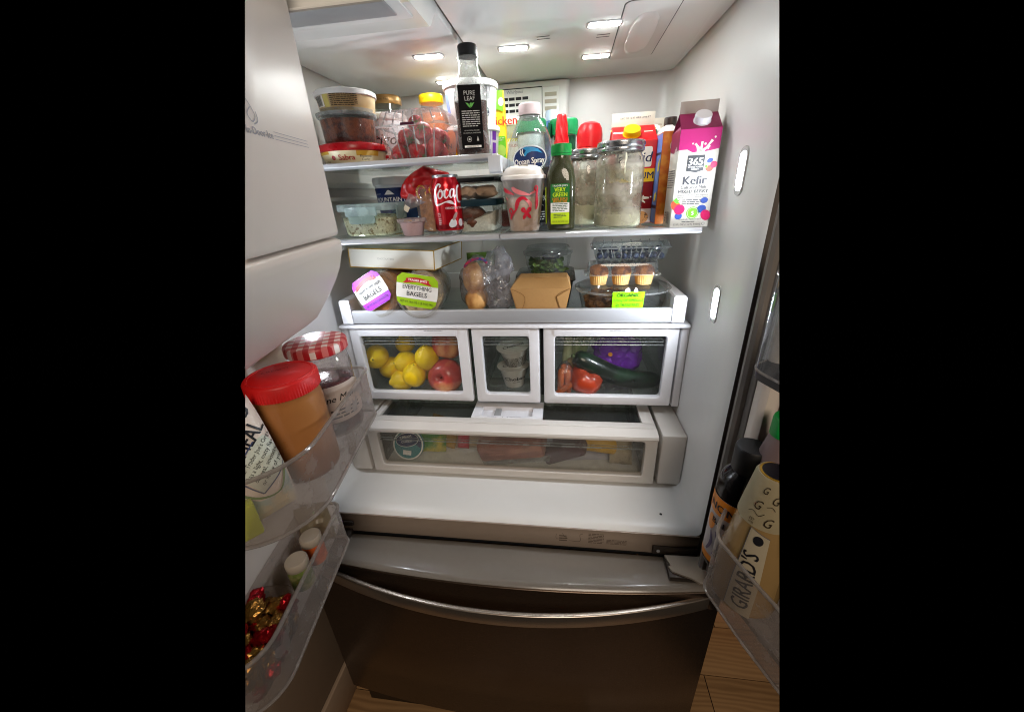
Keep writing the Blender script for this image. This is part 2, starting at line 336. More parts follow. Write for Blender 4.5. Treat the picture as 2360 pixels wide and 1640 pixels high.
# shelves
def shelf(x0, x1, y0, z, deep=.52):
    g = ob('glass_shelf', box(x0 + .002, x1 - .002, y0 + .022, deep, z - .0065, z - .0015, .001), GLASS, F)
    t = ob('shelf_trim', loft([[(x, y0, z - .0085), (x, y0 - .001, z - .007), (x, y0 - .001, z - .0015), (x, y0 + .001, z), (x, y0 + .026, z), (x, y0 + .028, z - .0015), (x, y0 + .028, z - .0095), (x, y0 + .024, z - .011), (x, y0 + .005, z - .0105)] for x in (x0, x1)]), ALU, g, ang=30)
    return g
s1 = shelf(-.398, .003, .166, 1.4925)
ob('shelf_side_rail', box(-.002, .010, .185, .52, 1.468, 1.4935, .002), mat('rail_white', '#c9ccd0', .4), s1)
ob('shelf_clip', loft([[(x, y, z) for (y, z) in ((.160, 1.488), (.190, 1.489), (.196, 1.470), (.185, 1.460), (.166, 1.462), (.160, 1.472))] for x in (-.004, .018)]), MATS['rail_white'], s1)
shelf(-.398, .0075, .166, 1.3515); shelf(.0095, .383, .166, 1.3515)
for sx in (-1,):
    for z in (1.452, 1.318): ob('shelf_rail', box(min(sx * .404, sx * .384), max(sx * .404, sx * .384), .12 if sx < 0 else .2, .54, z, z + .014, .004), LINER, F)
ob('wall_rib', box(-.404, -.379, .12, .54, 1.425, 1.434, .003), LINER, F)
# pantry tray
tr = ob('pantry_tray', box(-.362, .362, .214, .52, 1.160, 1.1645, .001), GLASS, F)
ob('tray_front', loft([[(x, .203, 1.1575), (x, .202, 1.159), (x, .202, 1.186), (x, .2035, 1.188), (x, .211, 1.188), (x, .2125, 1.1865), (x, .2125, 1.1575)] for x in (-.3605, .3605)]), ALU, tr)
for sx in (-1, 1):
    ob('tray_end', loft([[(sx * x, y, z) for (x, z) in ((.361, 1.1572), (.386, 1.1572), (.3865, 1.16), (.3865, zt - .004), (.3835, zt), (.364, zt), (.361, zt - .003))][::sx] for (y, zt) in ((.200, 1.2125), (.2015, 1.2145), (.26, 1.2145), (.44, 1.21))]), TRIMW, tr)
ob('tray_back_wall', box(-.362, .362, .52, .524, 1.16, 1.21, .001), TRIMW, tr)
# crisper cover and drawers
cv = ob('crisper_cover', box(-.401, .401, .198, .235, 1.1450, 1.1525, .002), TRIMW, F)
ob('cover_glass', box(-.401, .401, .235, .55, 1.146, 1.150, .001), GLASS, cv)
RIDGE = mat('ridge_highlight', '#c6cbca', .12, spec=.8)
def crisper(x0, x1, w0, w1, mark):
    d = ob('crisper_drawer', frame(x0, x1, .946, 1.1425, w0, w1, .969, 1.1235, .2084, .2225, .004, .009), TRIMW, F, ang=30)
    ob('handle_bar', loft([[(x, .2115, 1.1415), (x, .2062, 1.1405), (x, .2058, 1.134), (x, .2075, 1.1235), (x, .212, 1.1215), (x, .2215, 1.1225), (x, .2215, 1.1415)] for x in (w0 - .0005, w1 + .0005)]), TRIMW, d)
    ob('window_pane', box(w0 - .004, w1 + .004, .2205, .222, .964, 1.121, .0005), PANE, d)
    for z, r_ in ((1.098, .0016), (1.106, .0011), (1.1135, .0009)): ob('pane_ridge', tube([(w0, .2192, z), (w1, .2192, z)], r_, 8), clear('ridge_clear', '#e0e4e4', .25, .05), d)
    bx = join(box(x0 + .014, x0 + .0165, .223, .50, .956, 1.128, .0008), box(x1 - .0165, x1 - .014, .223, .50, .956, 1.128, .0008), box(x0 + .014, x1 - .014, .50, .503, .956, 1.128, .0008), box(x0 + .014, x1 - .014, .223, .50, .953, .956, .0008))
    ob('drawer_bin', bx, BINCLR, d)
    if mark: dec('drawer_print', [('l', mark - .027, 1.1362, mark + .020, 1.1392, 1), ('r', mark - .02, 1.1335, mark + .012, 1.1338)], flat(.2058), PRINT, d, .0008)
    return d
crisper(-.3838, -.0886, -.359, -.1142, -.165); crisper(-.0792, .0792, -.0555, .0555, None); crisper(.0886, .3838, .1142, .3593, .262)
for x0, x1 in ((.3875, .4045), (-.4045, -.3875)): ob('drawer_spacer', box(x0, x1, .2105, .30, .944, 1.143, .003), TRIMW, F)
ob('under_shelf', box(-.401, .401, .26, .55, .934, .942, .001), GLASS, F)
ob('drawer_gap_shade', box(-.0885, -.0797, .245, .5, .95, 1.14, .001), DARK, F); ob('drawer_gap_shade', box(.0797, .0881, .245, .5, .95, 1.14, .001), DARK, F)  # dark slabs standing in for the shade in the gaps between drawers
# full-width deli drawer
D = ob('deli_drawer', frame(-.3445, .3445, .7855, .9125, -.318, .318, .8065, .904, .1226, .138, .003, .008), TRIMG, F, ang=30)
ob('drawer_handle', loft([[(x, .1215, .9075), (x, .1205, .911), (x, .1225, .9165), (x, .146, .9230), (x, .1495, .9222), (x, .1495, .911), (x, .13, .9055)] for x in (-.3445, .3445)]), TRIMG, D, ang=25)
ob('top_rail', box(-.3445, .3445, .1505, .172, .9095, .9226, .0012), TRIMG, D)
for x0, x1 in ((-.3445, -.330), (.3165, .3445)): ob('top_rail', box(x0, x1, .1722, .25, .9095, .9226, .0012), TRIMG, D)
cb = ob('control_box', join(box(-.0905, .0855, .1722, .182, .9095, .9245, .001), box(-.0905, .0855, .222, .25, .9095, .9245, .001), box(-.0905, -.068, .182, .222, .9095, .9245, .001), box(.06, .0855, .182, .222, .9095, .9245, .001), box(-.068, .06, .182, .222, .9095, .914, .0005)), TRIMW, D)
ob('slider', box(-.036, -.020, .186, .220, .914, .921, .002), mat('slider_grey', '#8f9090', .4), cb)
dec('control_print', [('l', -.05, .174, -.02, .177, 1), ('l', .005, .174, .055, .177, 1), ('e', -.012, .1755, .0012, .0012), ('e', -.0, .1755, .0014, .0014)], topf(.9245), PRINT, cb)
for x0, x1 in ((-.330, -.0905), (.0855, .3165)): ob('top_glass', box(x0, x1, .1722, .25, .9125, .915, .0005), clear('smoked_glass', '#d4d4d4', .03, .04, refl=.7), D)
ob('window_pane', box(-.323, .323, .134, .1355, .80, .909, .0005), clear('deli_pane', '#fafaf8', .12, .1, '#b9b7b2', refl=.6), D)
for z, r_ in ((.877, .0017), (.884, .001)): ob('pane_ridge', tube([(-.318, .1325, z), (.318, .1325, z)], r_, 8), MATS['ridge_clear'], D)
ob('drawer_bin', join(box(-.326, -.3235, .139, .42, .794, .905, .0008), box(.3235, .326, .139, .42, .794, .905, .0008), box(-.326, .326, .42, .423, .794, .905, .0008)), clear('deli_bin', '#eeeeec', .3, .1, '#d4d4d0'), D)
ob('drawer_floor', box(-.326, .326, .139, .42, .791, .794, .0008), mat('deli_floor', '#cfcfca', .4, var=.04), D)
for x0, x1 in ((.3525, .4042), (-.4042, -.3525)): ob('deli_spacer', box(x0, x1, .1235, .30, .7865, .9215, .0035), TRIMG, F)
# freezer drawer
def fy(x): return -.097 + .031 * (x / .445) ** 2
xs = [-.445 + .89 * i / 30 for i in range(31)]
top = ob('freezer_drawer', loft([[(x, -.004, .690), (x, -.004, .7045), (x, -.010, .7068), (x, fy(x) + .012, .7068), (x, fy(x) + .004, .7055), (x, fy(x), .7015), (x, fy(x) + .0015, .698)] for x in xs], True, True), CAPGREY, F, ang=40)
ob('front_panel', loft([[(x, fy(x) + .05, .6965), (x, fy(x) + .004, .6965), (x, fy(x) + .001, .694), (x, fy(x) + .001, .42), (x, fy(x) + .001, .176), (x, fy(x) + .005, .171), (x, fy(x) + .05, .171)] for x in xs], True, True), STEEL, top, ang=40)
hs = [-.432 + .864 * i / 40 for i in range(41)]
def hy(x): return -.136 + .40 * x * x
ob('handle', loft([[(x, hy(x) + p[0], .664 + p[1]) for p in rr(.010, .034, .0028, 3)] for x in hs]), mat('handle_steel', '#b4a89c', .30, me=.9, var=.04, sc=50, stretch=(1, 40, 40)), top, ang=50)
for sx in (-1, 1): ob('handle_end', box(sx * .428 - .006, sx * .428 + .006, -.072, -.048, .650, .678, .003), STEEL, top)
ob('toe_grille', box(-.44, .44, -.03, .0, .03, .165, .002), BLACK, F)
# hinges on the freezer top
hg = ob('hinge_plate', loft([[(x, y, z) for (x, y) in ((.345, -.014), (.352, -.037), (.347, -.039), (.352, -.050), (.385, -.062), (.398, -.071), (.425, -.071), (.425, -.012))] for z in (.7195, .7235)]), mat('hinge_grey', '#9c9184', .4, me=.3), F, ang=20)
ob('hinge_bracket', box(.322, .412, -.009, -.003, .718, .738, .002), mat('hinge_dark', '#3b342f', .45, me=.4), F)
ob('hinge_arm', box(.345, .42, -.060, -.004, .7075, .7185, .002), MATS['hinge_dark'], F)
ob('hinge_screw', shift(lathe([(.0035, 0), (.0035, .0016), (.001, .0018)], 16), M=Matrix.Translation((.333, -.009, .728)) @ Matrix.Rotation(PI / 2, 4, 'X')), ALU, F)
ob('hinge_bracket', join(box(-.412, -.345, -.010, -.003, .735, .748, .005), box(-.412, -.352, -.030, -.004, .710, .722, .002)), MATS['hinge_dark'], F)
# ------------------------------------------------------------------ left door (inner face with the ice compartment)
LD = trim(ob('left_door', box(0, .46, -.05, .05, .735, 1.74, .006), STEEL, F, (-.44, -.02, 0), (0, 0, math.radians(-80))), 'L')
DOORW = mat('door_plastic', '#c4bab1', .36, var=.012, sc=60, spec=.4, rvar=.04)
def wrap(prof, x0=.05, x1=.47, rd=.014):
    R = []
    for i in range(6):
        a = i / 5 * PI / 2; k = rd * (1 - math.sin(a)); R.append([(x0 + rd * (1 - math.cos(a)), max(.05, y - k) if y > .06 else y, z) for (y, z) in prof])
    R.append([(x1, y, z) for (y, z) in prof]); return loft(R)
trim(ob('ice_compartment', wrap([(.05, 1.72), (.225, 1.72), (.231, 1.714), (.231, 1.386), (.2295, 1.381), (.225, 1.3785), (.05, 1.3785)]), DOORW, LD, ang=50), 'L')
pr = [(.05, 1.3755), (.225, 1.3755), (.2315, 1.372), (.2325, 1.366), (.231, 1.358)]
pr += [(.231 - .008 * i - .0010 * i * i, 1.352 - .0195 * i) for i in range(1, 5)] + [(.168, 1.255), (.150, 1.243), (.125, 1.236), (.105, 1.228), (.098, 1.21), (.098, .80), (.09, .78), (.05, .775)]
trim(ob('door_liner', wrap(pr), DOORW, LD, ang=60), 'L')
dface = lambda u, v_, o: (-u, .231 + o, v_)
dec('ice_lettering', [('t', 'In-Door-Ice', -.180, 1.4905, .0102, dict(al='R', bold=.02))] + [('r', -.177, 1.4905 + k * .0035, -.096, 1.4911 + k * .0035) for k in range(3)] + [('s', [(-.222, 1.526), (-.212, 1.518), (-.206, 1.508), (-.213, 1.502), (-.219, 1.508), (-.211, 1.515)], .0012), ('s', [(-.211, 1.50), (-.203, 1.504), (-.203, 1.512)], .0012)], dface, PRINT, LD); [trim(o, 'L') for o in LD.children if o.name.startswith('ice_lettering')]
def bin_(name, path, z0, z1, m, par, rim=.0028, zr=None, wall=.0025):
    """open door bin: floor, wall and thickened rim along a plan path"""
    zt = zr or (lambda p: z1); n = len(path)
    b = ob(name, loft([[(p[0], p[1], z0) for p in path], [(p[0], p[1], zt(p)) for p in path]], True, False, close=True), m, par, ang=40)
    ob('bin_rim', tube([(p[0], p[1], zt(p)) for p in path], rim, 8), clear('bin_rim_clear', '#d9d5d2', .38, .12, '#c8c0ba'), b)
    ob('bin_base_edge', tube([(p[0], p[1], z0) for p in path], rim * .9, 8), MATS['bin_rim_clear'], b); return b
def arc(cx, cy, r, a0, a1, n=8): return [(cx + r * math.cos(math.radians(a0 + (a1 - a0) * i / n)), cy + r * math.sin(math.radians(a0 + (a1 - a0) * i / n))) for i in range(n + 1)]
b1 = bin_('door_bin', [(.040, .10)] + arc(.058, .205, .018, 180, 90, 5) + arc(.255, .143, .08, 90, 0, 10) + [(.335, .10)], 1.062, 1.152, FROST, LD)
b2 = bin_('door_bin', [(.152, .10)] + arc(.168, .152, .016, 180, 90, 5) + arc(.36, .118, .05, 90, 0, 8) + [(.41, .10)], .868, .948, FROST, LD)
for b in (b1, b2):
    trim(b, 'L')
    for c in b.children: trim(c, 'L')
# ------------------------------------------------------------------ right door
RD = ob('right_door', box(-.46, 0, -.05, .05, .735, 1.74, .006), STEEL, F, (.45, -.02, 0), (0, 0, math.radians(110))); trim(RD, 'R')
trim(ob('door_gasket', join(tube([(-.016, .056, .75), (-.016, .056, 1.72)], .008, 8), box(-.034, -.006, .0501, .056, .75, 1.72, .002)), GASK, RD), 'R')
trim(ob('door_liner', box(-.47, -.036, .0501, .058, .76, 1.73, .003), DOORW, RD), 'R')
trim(ob('liner_rib', box(-.083, -.058, .057, .085, .78, 1.70, .011, 4), DOORW, RD), 'R')
zrim = lambda p: .982 + max(0, .16 - p[1]) * .72
b3 = bin_('door_bin', [(-.068, .06), (-.082, .10)] + arc(-.135, .132, .028, 20, 90, 6) + [(-.2, .1615), (-.30, .158), (-.34, .12), (-.34, .06)], .876, .98, FROST, RD, .0025, zrim)
b4 = bin_('door_bin', [(-.060, .06), (-.068, .09)] + arc(-.098, .092, .028, 20, 90, 6) + [(-.2, .122), (-.30, .12), (-.34, .09), (-.34, .06)], 1.212, 1.33, clear('clear_door_bin', '#d5d9dc', .16, .06, '#a9adb2'), RD, .002)
ob('bin_base', loft([[(p[0], p[1], z) for p in [(-.0605, .061), (-.0685, .09)] + arc(-.098, .092, .0275, 20, 90, 6) + [(-.2, .1215), (-.30, .1195), (-.34, .09), (-.34, .061)]] for z in (1.2005, 1.2125)]), mat('bin_base_dark', '#2c2a2b', .35), b4)
for b in (b3, b4):
    trim(b, 'R')
    for c in b.children: trim(c, 'R')
# ------------------------------------------------------------------ room: floor boards, wall beside the refrigerator
def wood(n, c1, c2):
    m, nt, N, K, out = newmat(n); b = N('ShaderNodeBsdfPrincipled'); K(b.outputs[0], out.inputs[0]); tc = N('ShaderNodeTexCoord'); oi = N('ShaderNodeObjectInfo')
    mp = N('ShaderNodeMapping'); mp.inputs['Scale'].default_value = (2.2, 16, 16); K(tc.outputs['Object'], mp.inputs[0]); K(oi.outputs['Random'], mp.inputs['Location'])
    nz = N('ShaderNodeTexNoise'); nz.inputs['Scale'].default_value = 1.3; nz.inputs['Detail'].default_value = 6; K(mp.outputs[0], nz.inputs[0])
    wv = N('ShaderNodeTexWave'); wv.bands_direction = 'Y'; wv.inputs['Scale'].default_value = 1.4; wv.inputs['Distortion'].default_value = 9; wv.inputs['Detail'].default_value = 3; K(mp.outputs[0], wv.inputs[0])
    ad = N('ShaderNodeMath'); ad.operation = 'MULTIPLY'; K(nz.outputs[0], ad.inputs[0]); K(wv.outputs[1], ad.inputs[1])
    cr = N('ShaderNodeMix'); cr.data_type = 'RGBA'; cr.inputs[6].default_value = (*L(c1), 1); cr.inputs[7].default_value = (*L(c2), 1); K(ad.outputs[0], cr.inputs[0]); K(cr.outputs[2], b.inputs['Base Color']); b.inputs['Roughness'].default_value = .45
    return m
WOOD = wood('oak_boards', '#ac865c', '#80603f')
fl = ob('floor', box(-.53, 1.05, -.45, .75, -.03, -.004, .001), mat('floor_joint', '#2a1a10', .8)); trim(fl, 'R'); trim(fl, 'L'); fl['kind'] = 'structure'
k = 0
for iy, y in enumerate((-.45, -.30, -.15, 0, .15, .30, .45)):
    x = -.53 - (.115, .3, 0.05, .485 - .0, .2, .4, .1)[iy]
    while x < 1.0:
        x1 = x + .8
        if x1 > -.53:
            w = ob('floor_board', box(max(x, -.53) + .0012, min(x1, 1.05) - .0012, .0012, .1488, -.004, 0, .0008), WOOD, fl, (0, y, 0)); trim(w, 'R'); trim(w, 'L')
        x = x1
wl = ob('wall', box(-.56, -.524, -.30, .05, 0, .72, .001), mat('kitchen_wall', '#8d7a68', .7, var=.04)); trim(wl, 'L'); wl['kind'] = 'structure'
ob('baseboard', box(-.524, -.511, -.30, .05, .0, .138, .004), mat('baseboard_paint', '#a58f7a', .5), wl)
bb = tag(ob('baseboard', box(.46, 1.0, .31, .325, .012, .11, .002), wood('light_wood', '#c79f78', '#ab7f58')), 'strip of light wood baseboard low behind the open right door', 'baseboard'); trim(bb, 'R')
# ------------------------------------------------------------------ small helpers for the food
def super_s(R, sq=4):
    f = lambda u, v_, o: (u, -((max(1e-6, R ** sq - min(abs(u), R * .985) ** sq)) ** (1 / sq)) - o, v_); f.cut = 1; return f
WHITE = mat('white_plastic', '#e4e3e0', .35); CREAMP = mat('cream_card', '#e9e4d6', .55); INK = mat('black_ink', '#15151a', .5); GREYINK = mat('grey_ink', '#4a4a50', .5)
REDP = mat('red_plastic', '#c4141c', .35); GREENP = mat('green_plastic', '#0f8a3c', .38); YELP = mat('yellow_plastic', '#f2c40c', .38); WINK = mat('white_ink', '#ecebe8', .5)
CLR = clear('clear_plastic', '#f0f3f3', .07, .05); CLR2 = clear('clear_glass', '#eaf0ee', .04, .03, refl=1.2); CLRW = clear('wrinkled_plastic', '#f4f4f6', .10, .12, '#d8d8de', bump=.9, bsc=70, refl=1.6)
RIM = clear('plastic_edge', '#e4e8e8', .30, .06, '#e6eaea')
GOLDINK = mat('gold_ink', '#a9832c', .35, me=.5)
def lid_ribbed(r, h, n=60, k=.018):
    R = []
    for (q, z) in ((1, 0), (1, h * .85), (.985, h * .95), (.95, h)):
        R.append([(r * q * (1 + (k if i % 2 else 0) * (1 if z < h * .9 else 0)) * math.cos(2 * PI * i / (2 * n)), r * q * (1 + (k if i % 2 else 0) * (1 if z < h * .9 else 0)) * math.sin(2 * PI * i / (2 * n)), z) for i in range(2 * n)])
    return loft(R)
Z1, Z2, Z3, Z4, Z5 = 1.4927, 1.3517, 1.1647, .9562, .7942
# ================================================================== upper left shelf
t = thing('hummus_tub', 'flat round hummus tub with dark red lid, lowest of the stack by the left door', 'tub', (-.300, .245, Z1))
hb = ob('tub_body', lathe([(.054, 0), (.057, .002), (.0655, .026)], 48), mat('hummus_cream', '#d8cfa6', .45), t)
ob('lid', lathe([(.066, .022), (.0685, .024), (.069, .031), (.067, .0345), (.058, .036), (.057, .037), (.0001, .037)], 56), mat('dark_red_lid', '#a01018', .28), t)
hs_ = cyl(lambda v_: .0567 + v_ * .34)
dec('label_band', [('r', -.075, .001, .075, .0235)], hs_, mat('hummus_label', '#dccfa8', .4), hb, .0004)
dec('label_print', [('r', .03, .013, .072, .0232), ('r', -.07, .017, -.02, .0232)], hs_, mat('hummus_gold', '#c79a34', .4), hb, .0007)
dec('brand_lettering', [('t', 'Sabra', .012, .006, .0135, dict(bold=.03)), ('e', -.013, .0105, .004, .004)], hs_, mat('brand_red', '#a81420', .45), hb, .001)
dec('flavour_lettering', [('t', 'Roasted', .046, .0105, .0065), ('t', 'Garlic', .046, .0045, .0065), ('t', 'hummus', -.035, .003, .006)], hs_, mat('flavour_brown', '#5c3a28', .5), hb, .001)
t = thing('salsa_tub', 'clear tub of reddish brown chunky salsa stacked on the red-lidded tub', 'tub', (-.304, .250, Z1 + .0373))
ob('tub_body', lathe([(.0485, 0), (.050, .002), (.053, .048), (.0565, .049), (.0565, .0522)], 48, cap1=False), CLR, t)
ob('salsa', lathe([(.047, .0015), (.049, .003), (.0518, .042), (.0001, .0425)], 48), mat('salsa_brown', '#7a3d1e', .32, var=.35, sc=110, bump=.6, bsc=160, c2='#3a1208', c2sc=60), t)
ob('lid', lathe([(.0575, .0475), (.058, .050), (.058, .0528), (.055, .0530), (.0001, .0525)], 48), RIM, t)
t = thing('dip_tub', 'tub with white lid and barcode label, topmost of the stack by the left door', 'tub', (-.299, .250, Z1 + .0905))
db = ob('tub_body', lathe([(.050, 0), (.0515, .002), (.0555, .028)], 48), mat('dip_label', '#c9b48e', .4, c2='#b99a6a', c2sc=12), t)
ob('lid', lathe([(.0570, .0265), (.0585, .0275), (.0585, .034), (.056, .036), (.0001, .036)], 48), WHITE, t)
ds_ = cyl(lambda v_: .0514 + v_ * .152)
dec('clear_base', [('r', -.08, .0, .08, .0055)], ds_, RIM, db, .0006)
dec('barcode_patch', [('r', -.044, .008, -.019, .026)], ds_, CREAMP, db, .0004)
dec('barcode', [('bar', -.042, .0095, -.022, .0255)], ds_, INK, db, .0008)
dec('yellow_patch', [('r', -.018, .0065, -.007, .0265)], ds_, mat('pale_yellow', '#cdbd6a', .5), db, .0004)
dec('small_print', [('l', -.004, .007, .044, .027, 7)], ds_, mat('brown_print', '#3c2a1c', .5), db, .0008)
t = thing('pickle_jar', 'dark glass jar with brown gold lid behind the stacked tubs', 'jar', (-.292, .43, Z1))
ob('jar_body', lathe([(.034, 0), (.037, .004), (.0375, .105), (.034, .122), (.0335, .142)], 40, cap1=False), clear('dim_glass', '#c9cdc0', .08, .03, refl=1.4), t)
ob('olives', lathe([(.032, .003), (.0355, .006), (.0355, .085), (.0001, .088)], 32), mat('dark_olives', '#3c3f34', .4, var=.4, sc=70, bump=.5, bsc=60), t)
gl = ob('lid', lathe([(.0355, .136), (.0365, .138), (.0365, .151), (.0345, .154), (.0001, .154)], 48), mat('brown_gold', '#8a6a3c', .35, me=.5, var=.1), t)
dec('lid_lettering', [('t', 'open  close  fresh', .0, .1425, .006)], cyl(.0365), mat('lid_brown', '#3e2a14', .5), gl)
t = thing('cheese_tub', 'tall white cheese tub with red base band behind the berries', 'tub', (-.272, .352, Z1))
cb_ = ob('tub_body', lathe([(.044, 0), (.0455, .003), (.0505, .093)], 48), mat('tub_white', '#d3d5d8', .4), t)
ob('lid', lathe([(.0515, .089), (.0525, .091), (.0525, .1), (.05, .1025), (.0001, .1025)], 48), WHITE, t)
cs_ = cyl(lambda v_: .0452 + v_ * .057)
dec('red_band', [('r', -.06, .001, .06, .021)], cs_, mat('band_red', '#c3242a', .4), cb_)
dec('cream_band', [('p', [(-.06, .021), (.06, .021), (.06, .033), (0, .028), (-.06, .033)])], cs_, CREAMP, cb_)
dec('lettering', [('t', 'PARMESAN', .005, .006, .013, dict(bold=.015))], cs_, WINK, cb_, .0009)
dec('brand_lettering', [('t', 'Frigo', .008, .042, .030, dict(shear=.3, bold=.01)), ('t', 'SINCE 1938', .012, .069, .006)], cs_, INK, cb_)
dec('ribbon_print', [('p', [(-.02, .062), (-.006, .066), (-.008, .056)]), ('s', [(-.02, .064), (.0, .058), (.02, .036), (.035, .033)], .0015)], cs_, mat('band_red', '', 0), cb_)
# strawberries in a clamshell
def berry(seed):
    v_, f_ = lathe([(.0001, -.017), (.005, -.0155), (.0115, -.006), (.0155, .005), (.0145, .0125), (.009, .0165), (.0001, .0175)], 18)
    rnd = random.Random(seed); k = Vec((rnd.random() * 9, rnd.random() * 9, rnd.random() * 9))
    return [tuple(Vec(p) * (1 + .10 * mnoise.noise(Vec(p) * 60 + k))) for p in v_], f_
def speck(n, base, seedc, sc=420, thr=.25):
    if n in MATS: return MATS[n]
    m, nt, N, K, out = newmat(n); b = N('ShaderNodeBsdfPrincipled'); K(b.outputs[0], out.inputs[0]); tc = N('ShaderNodeTexCoord')
    vo = N('ShaderNodeTexVoronoi'); vo.inputs['Scale'].default_value = sc; K(tc.outputs['Object'], vo.inputs[0])
    r = N('ShaderNodeMapRange'); r.inputs[1].default_value = thr - .08; r.inputs[2].default_value = thr; K(vo.outputs['Distance'], r.inputs[0])
    nz = N('ShaderNodeTexNoise'); nz.inputs['Scale'].default_value = 60; K(tc.outputs['Object'], nz.inputs[0])
    c0 = N('ShaderNodeMix'); c0.data_type = 'RGBA'; c0.inputs[6].default_value = (*[x * .6 for x in L(base)], 1); c0.inputs[7].default_value = (*[min(1, x * 1.3) for x in L(base)], 1); K(nz.outputs[0], c0.inputs[0])
    mx = N('ShaderNodeMix'); mx.data_type = 'RGBA'; mx.inputs[6].default_value = (*L(seedc), 1); K(r.outputs[0], mx.inputs[0]); K(c0.outputs[2], mx.inputs[7]); K(mx.outputs[2], b.inputs['Base Color'])
    bp = N('ShaderNodeBump'); bp.inputs['Strength'].default_value = .5; bp.inputs['Distance'].default_value = .001; K(vo.outputs['Distance'], bp.inputs['Height']); K(bp.outputs[0], b.inputs['Normal']); b.inputs['Roughness'].default_value = .35; b.inputs['Subsurface Weight'].default_value = .15; b.inputs['Subsurface Radius'].default_value = (.01, .003, .003); b.inputs['Subsurface Scale'].default_value = .3
    MATS[n] = m; return m
def clam(t, w, d, hb, ht, wb=.84, wl=.86, ribs=7, m=CLR, r=.012, lip=.004, sub='tub', rsz=.0011):
    base = ob('clamshell_base', loft([rr(w * wb, d * wb, r, 4, .0005), rr(w * wb + .003, d * wb + .003, r, 4, .002), rr(w, d, r * 1.2, 4, hb)], True, False), m, t, ang=45)
    rim = ob('clamshell_rim', loft([rr(w, d, r * 1.2, 4, hb), rr(w + 2 * lip, d + 2 * lip, r * 1.3, 4, hb + .0003), rr(w + 2 * lip, d + 2 * lip, r * 1.3, 4, hb + .0028), rr(w, d, r * 1.2, 4, hb + .0032)], False, False), RIM, t)
    lid = ob('clamshell_lid', loft([rr(w, d, r * 1.2, 4, hb + .003), rr(w * wl + .006, d * wl + .006, r, 4, ht - .004), rr(w * wl, d * wl, r * .9, 4, ht)], False, True), m, t, ang=45)
    for i in range(ribs):
        k = (i + .5) / ribs - .5; a = ob('rib', tube([(k * w * wb * .9, -d * wb / 2 - .0006, .003), (k * w * .92, -d / 2 - .0004, hb - .002)], rsz, 6), RIM, base); ob('rib', tube([(k * w * .92, -d / 2 - .0002, hb + .004), (k * w * wl * .9, -d * wl / 2 - .001, ht - .003), (k * w * wl * .9, -d * wl * .3, ht + .0006)], rsz, 6), RIM, lid)
    return base, lid
t = thing('strawberry_clamshell', 'clear ribbed plastic clamshell of strawberries at the shelf edge', 'berry box', (-.156, .254, Z1), -.06); t.scale = (1.06, 1.06, 1.02)
clam(t, .128, .105, .056, .083, .80, .86, 6, clear('berry_plastic', '#f8f4f4', .085, .05, '#e2d2d2', refl=1.4), rsz=.0013)
SB = speck('strawberry_skin', '#ae1420', '#c98a4a'); LEAF = mat('berry_leaf', '#3f6b2a', .6, var=.3)
b0 = [ob('strawberry', berry(i), SB, t) for i in range(3)]
cal = None
pos = [(-.035, -.028, .017, 2.6, .3), (.0, -.03, .016, 2.2, 1.4), (.034, -.027, .018, .6, 2.4), (-.034, .002, .018, 1.2, .6), (.002, .005, .018, 1.9, 3.), (.036, .008, .017, 2.8, 4.), (-.022, -.022, .043, 2.0, .9), (.014, -.02, .044, 1.0, .2), (.042, -.016, .042, 2.5, 1.3), (-.04, .02, .042, 1.4, 2.2), (.0, .022, .045, .8, .4), (.034, .024, .042, 1.7, 3.2), (-.004, -.006, .062, 1.5, .5)]
for i, (x, y, z, a, b) in enumerate(pos):
    o = b0[i] if i < 3 else sh('strawberry', b0[i % 3], t, s=1 + .12 * math.sin(i * 2.1)); o.location = (x, y, z); o.rotation_euler = (a, 0, b)
    if cal is None:
        vs, fs = [], []
        for k in range(7):
            a_ = 2 * PI * k / 7; n = len(vs); vs += [(0, 0, .0175), (.005 * math.cos(a_ - .35), .005 * math.sin(a_ - .35), .0182), (.0145 * math.cos(a_), .0145 * math.sin(a_), .0150), (.005 * math.cos(a_ + .35), .005 * math.sin(a_ + .35), .0182)]; fs.append((n, n + 1, n + 2, n + 3))
        cal = ob('leaves', (vs, fs), LEAF, o)
    else: sh('leaves', cal, o)
dec('closure_tab', [('r', -.012, .0565, .014, .0605, .001)], flat(-.0575), mat('tab_purple', '#4a1630', .4), t, .0006)
t = thing('sauce_jar', 'glass jar of orange sauce with bright yellow lid on the top shelf', 'jar', (-.172, .405, Z1)); t.scale = (.97, .97, .955)
ob('jar_body', lathe([(.034, 0), (.037, .003), (.040, .05), (.041, .075), (.0385, .098), (.031, .115), (.026, .121), (.0255, .14)], 40, cap1=False), CLR2, t)
ob('sauce', lathe([(.032, .003), (.0355, .005), (.039, .05), (.040, .078), (.037, .099), (.031, .112), (.0001, .113)], 40), mat('orange_sauce', '#d9701c', .4, var=.25, sc=60, c2='#b8641e', c2sc=35), t)
yl = ob('lid', lathe([(.0275, .134), (.0285, .1355), (.0285, .149), (.0268, .1515), (.0001, .1515)], 44), YELP, t)
dec('lid_print', [('t', 'SAUCE MIX', 0, .1405, .0055)], cyl(.0285), mat('yellow_dark', '#b88a06', .5), yl)
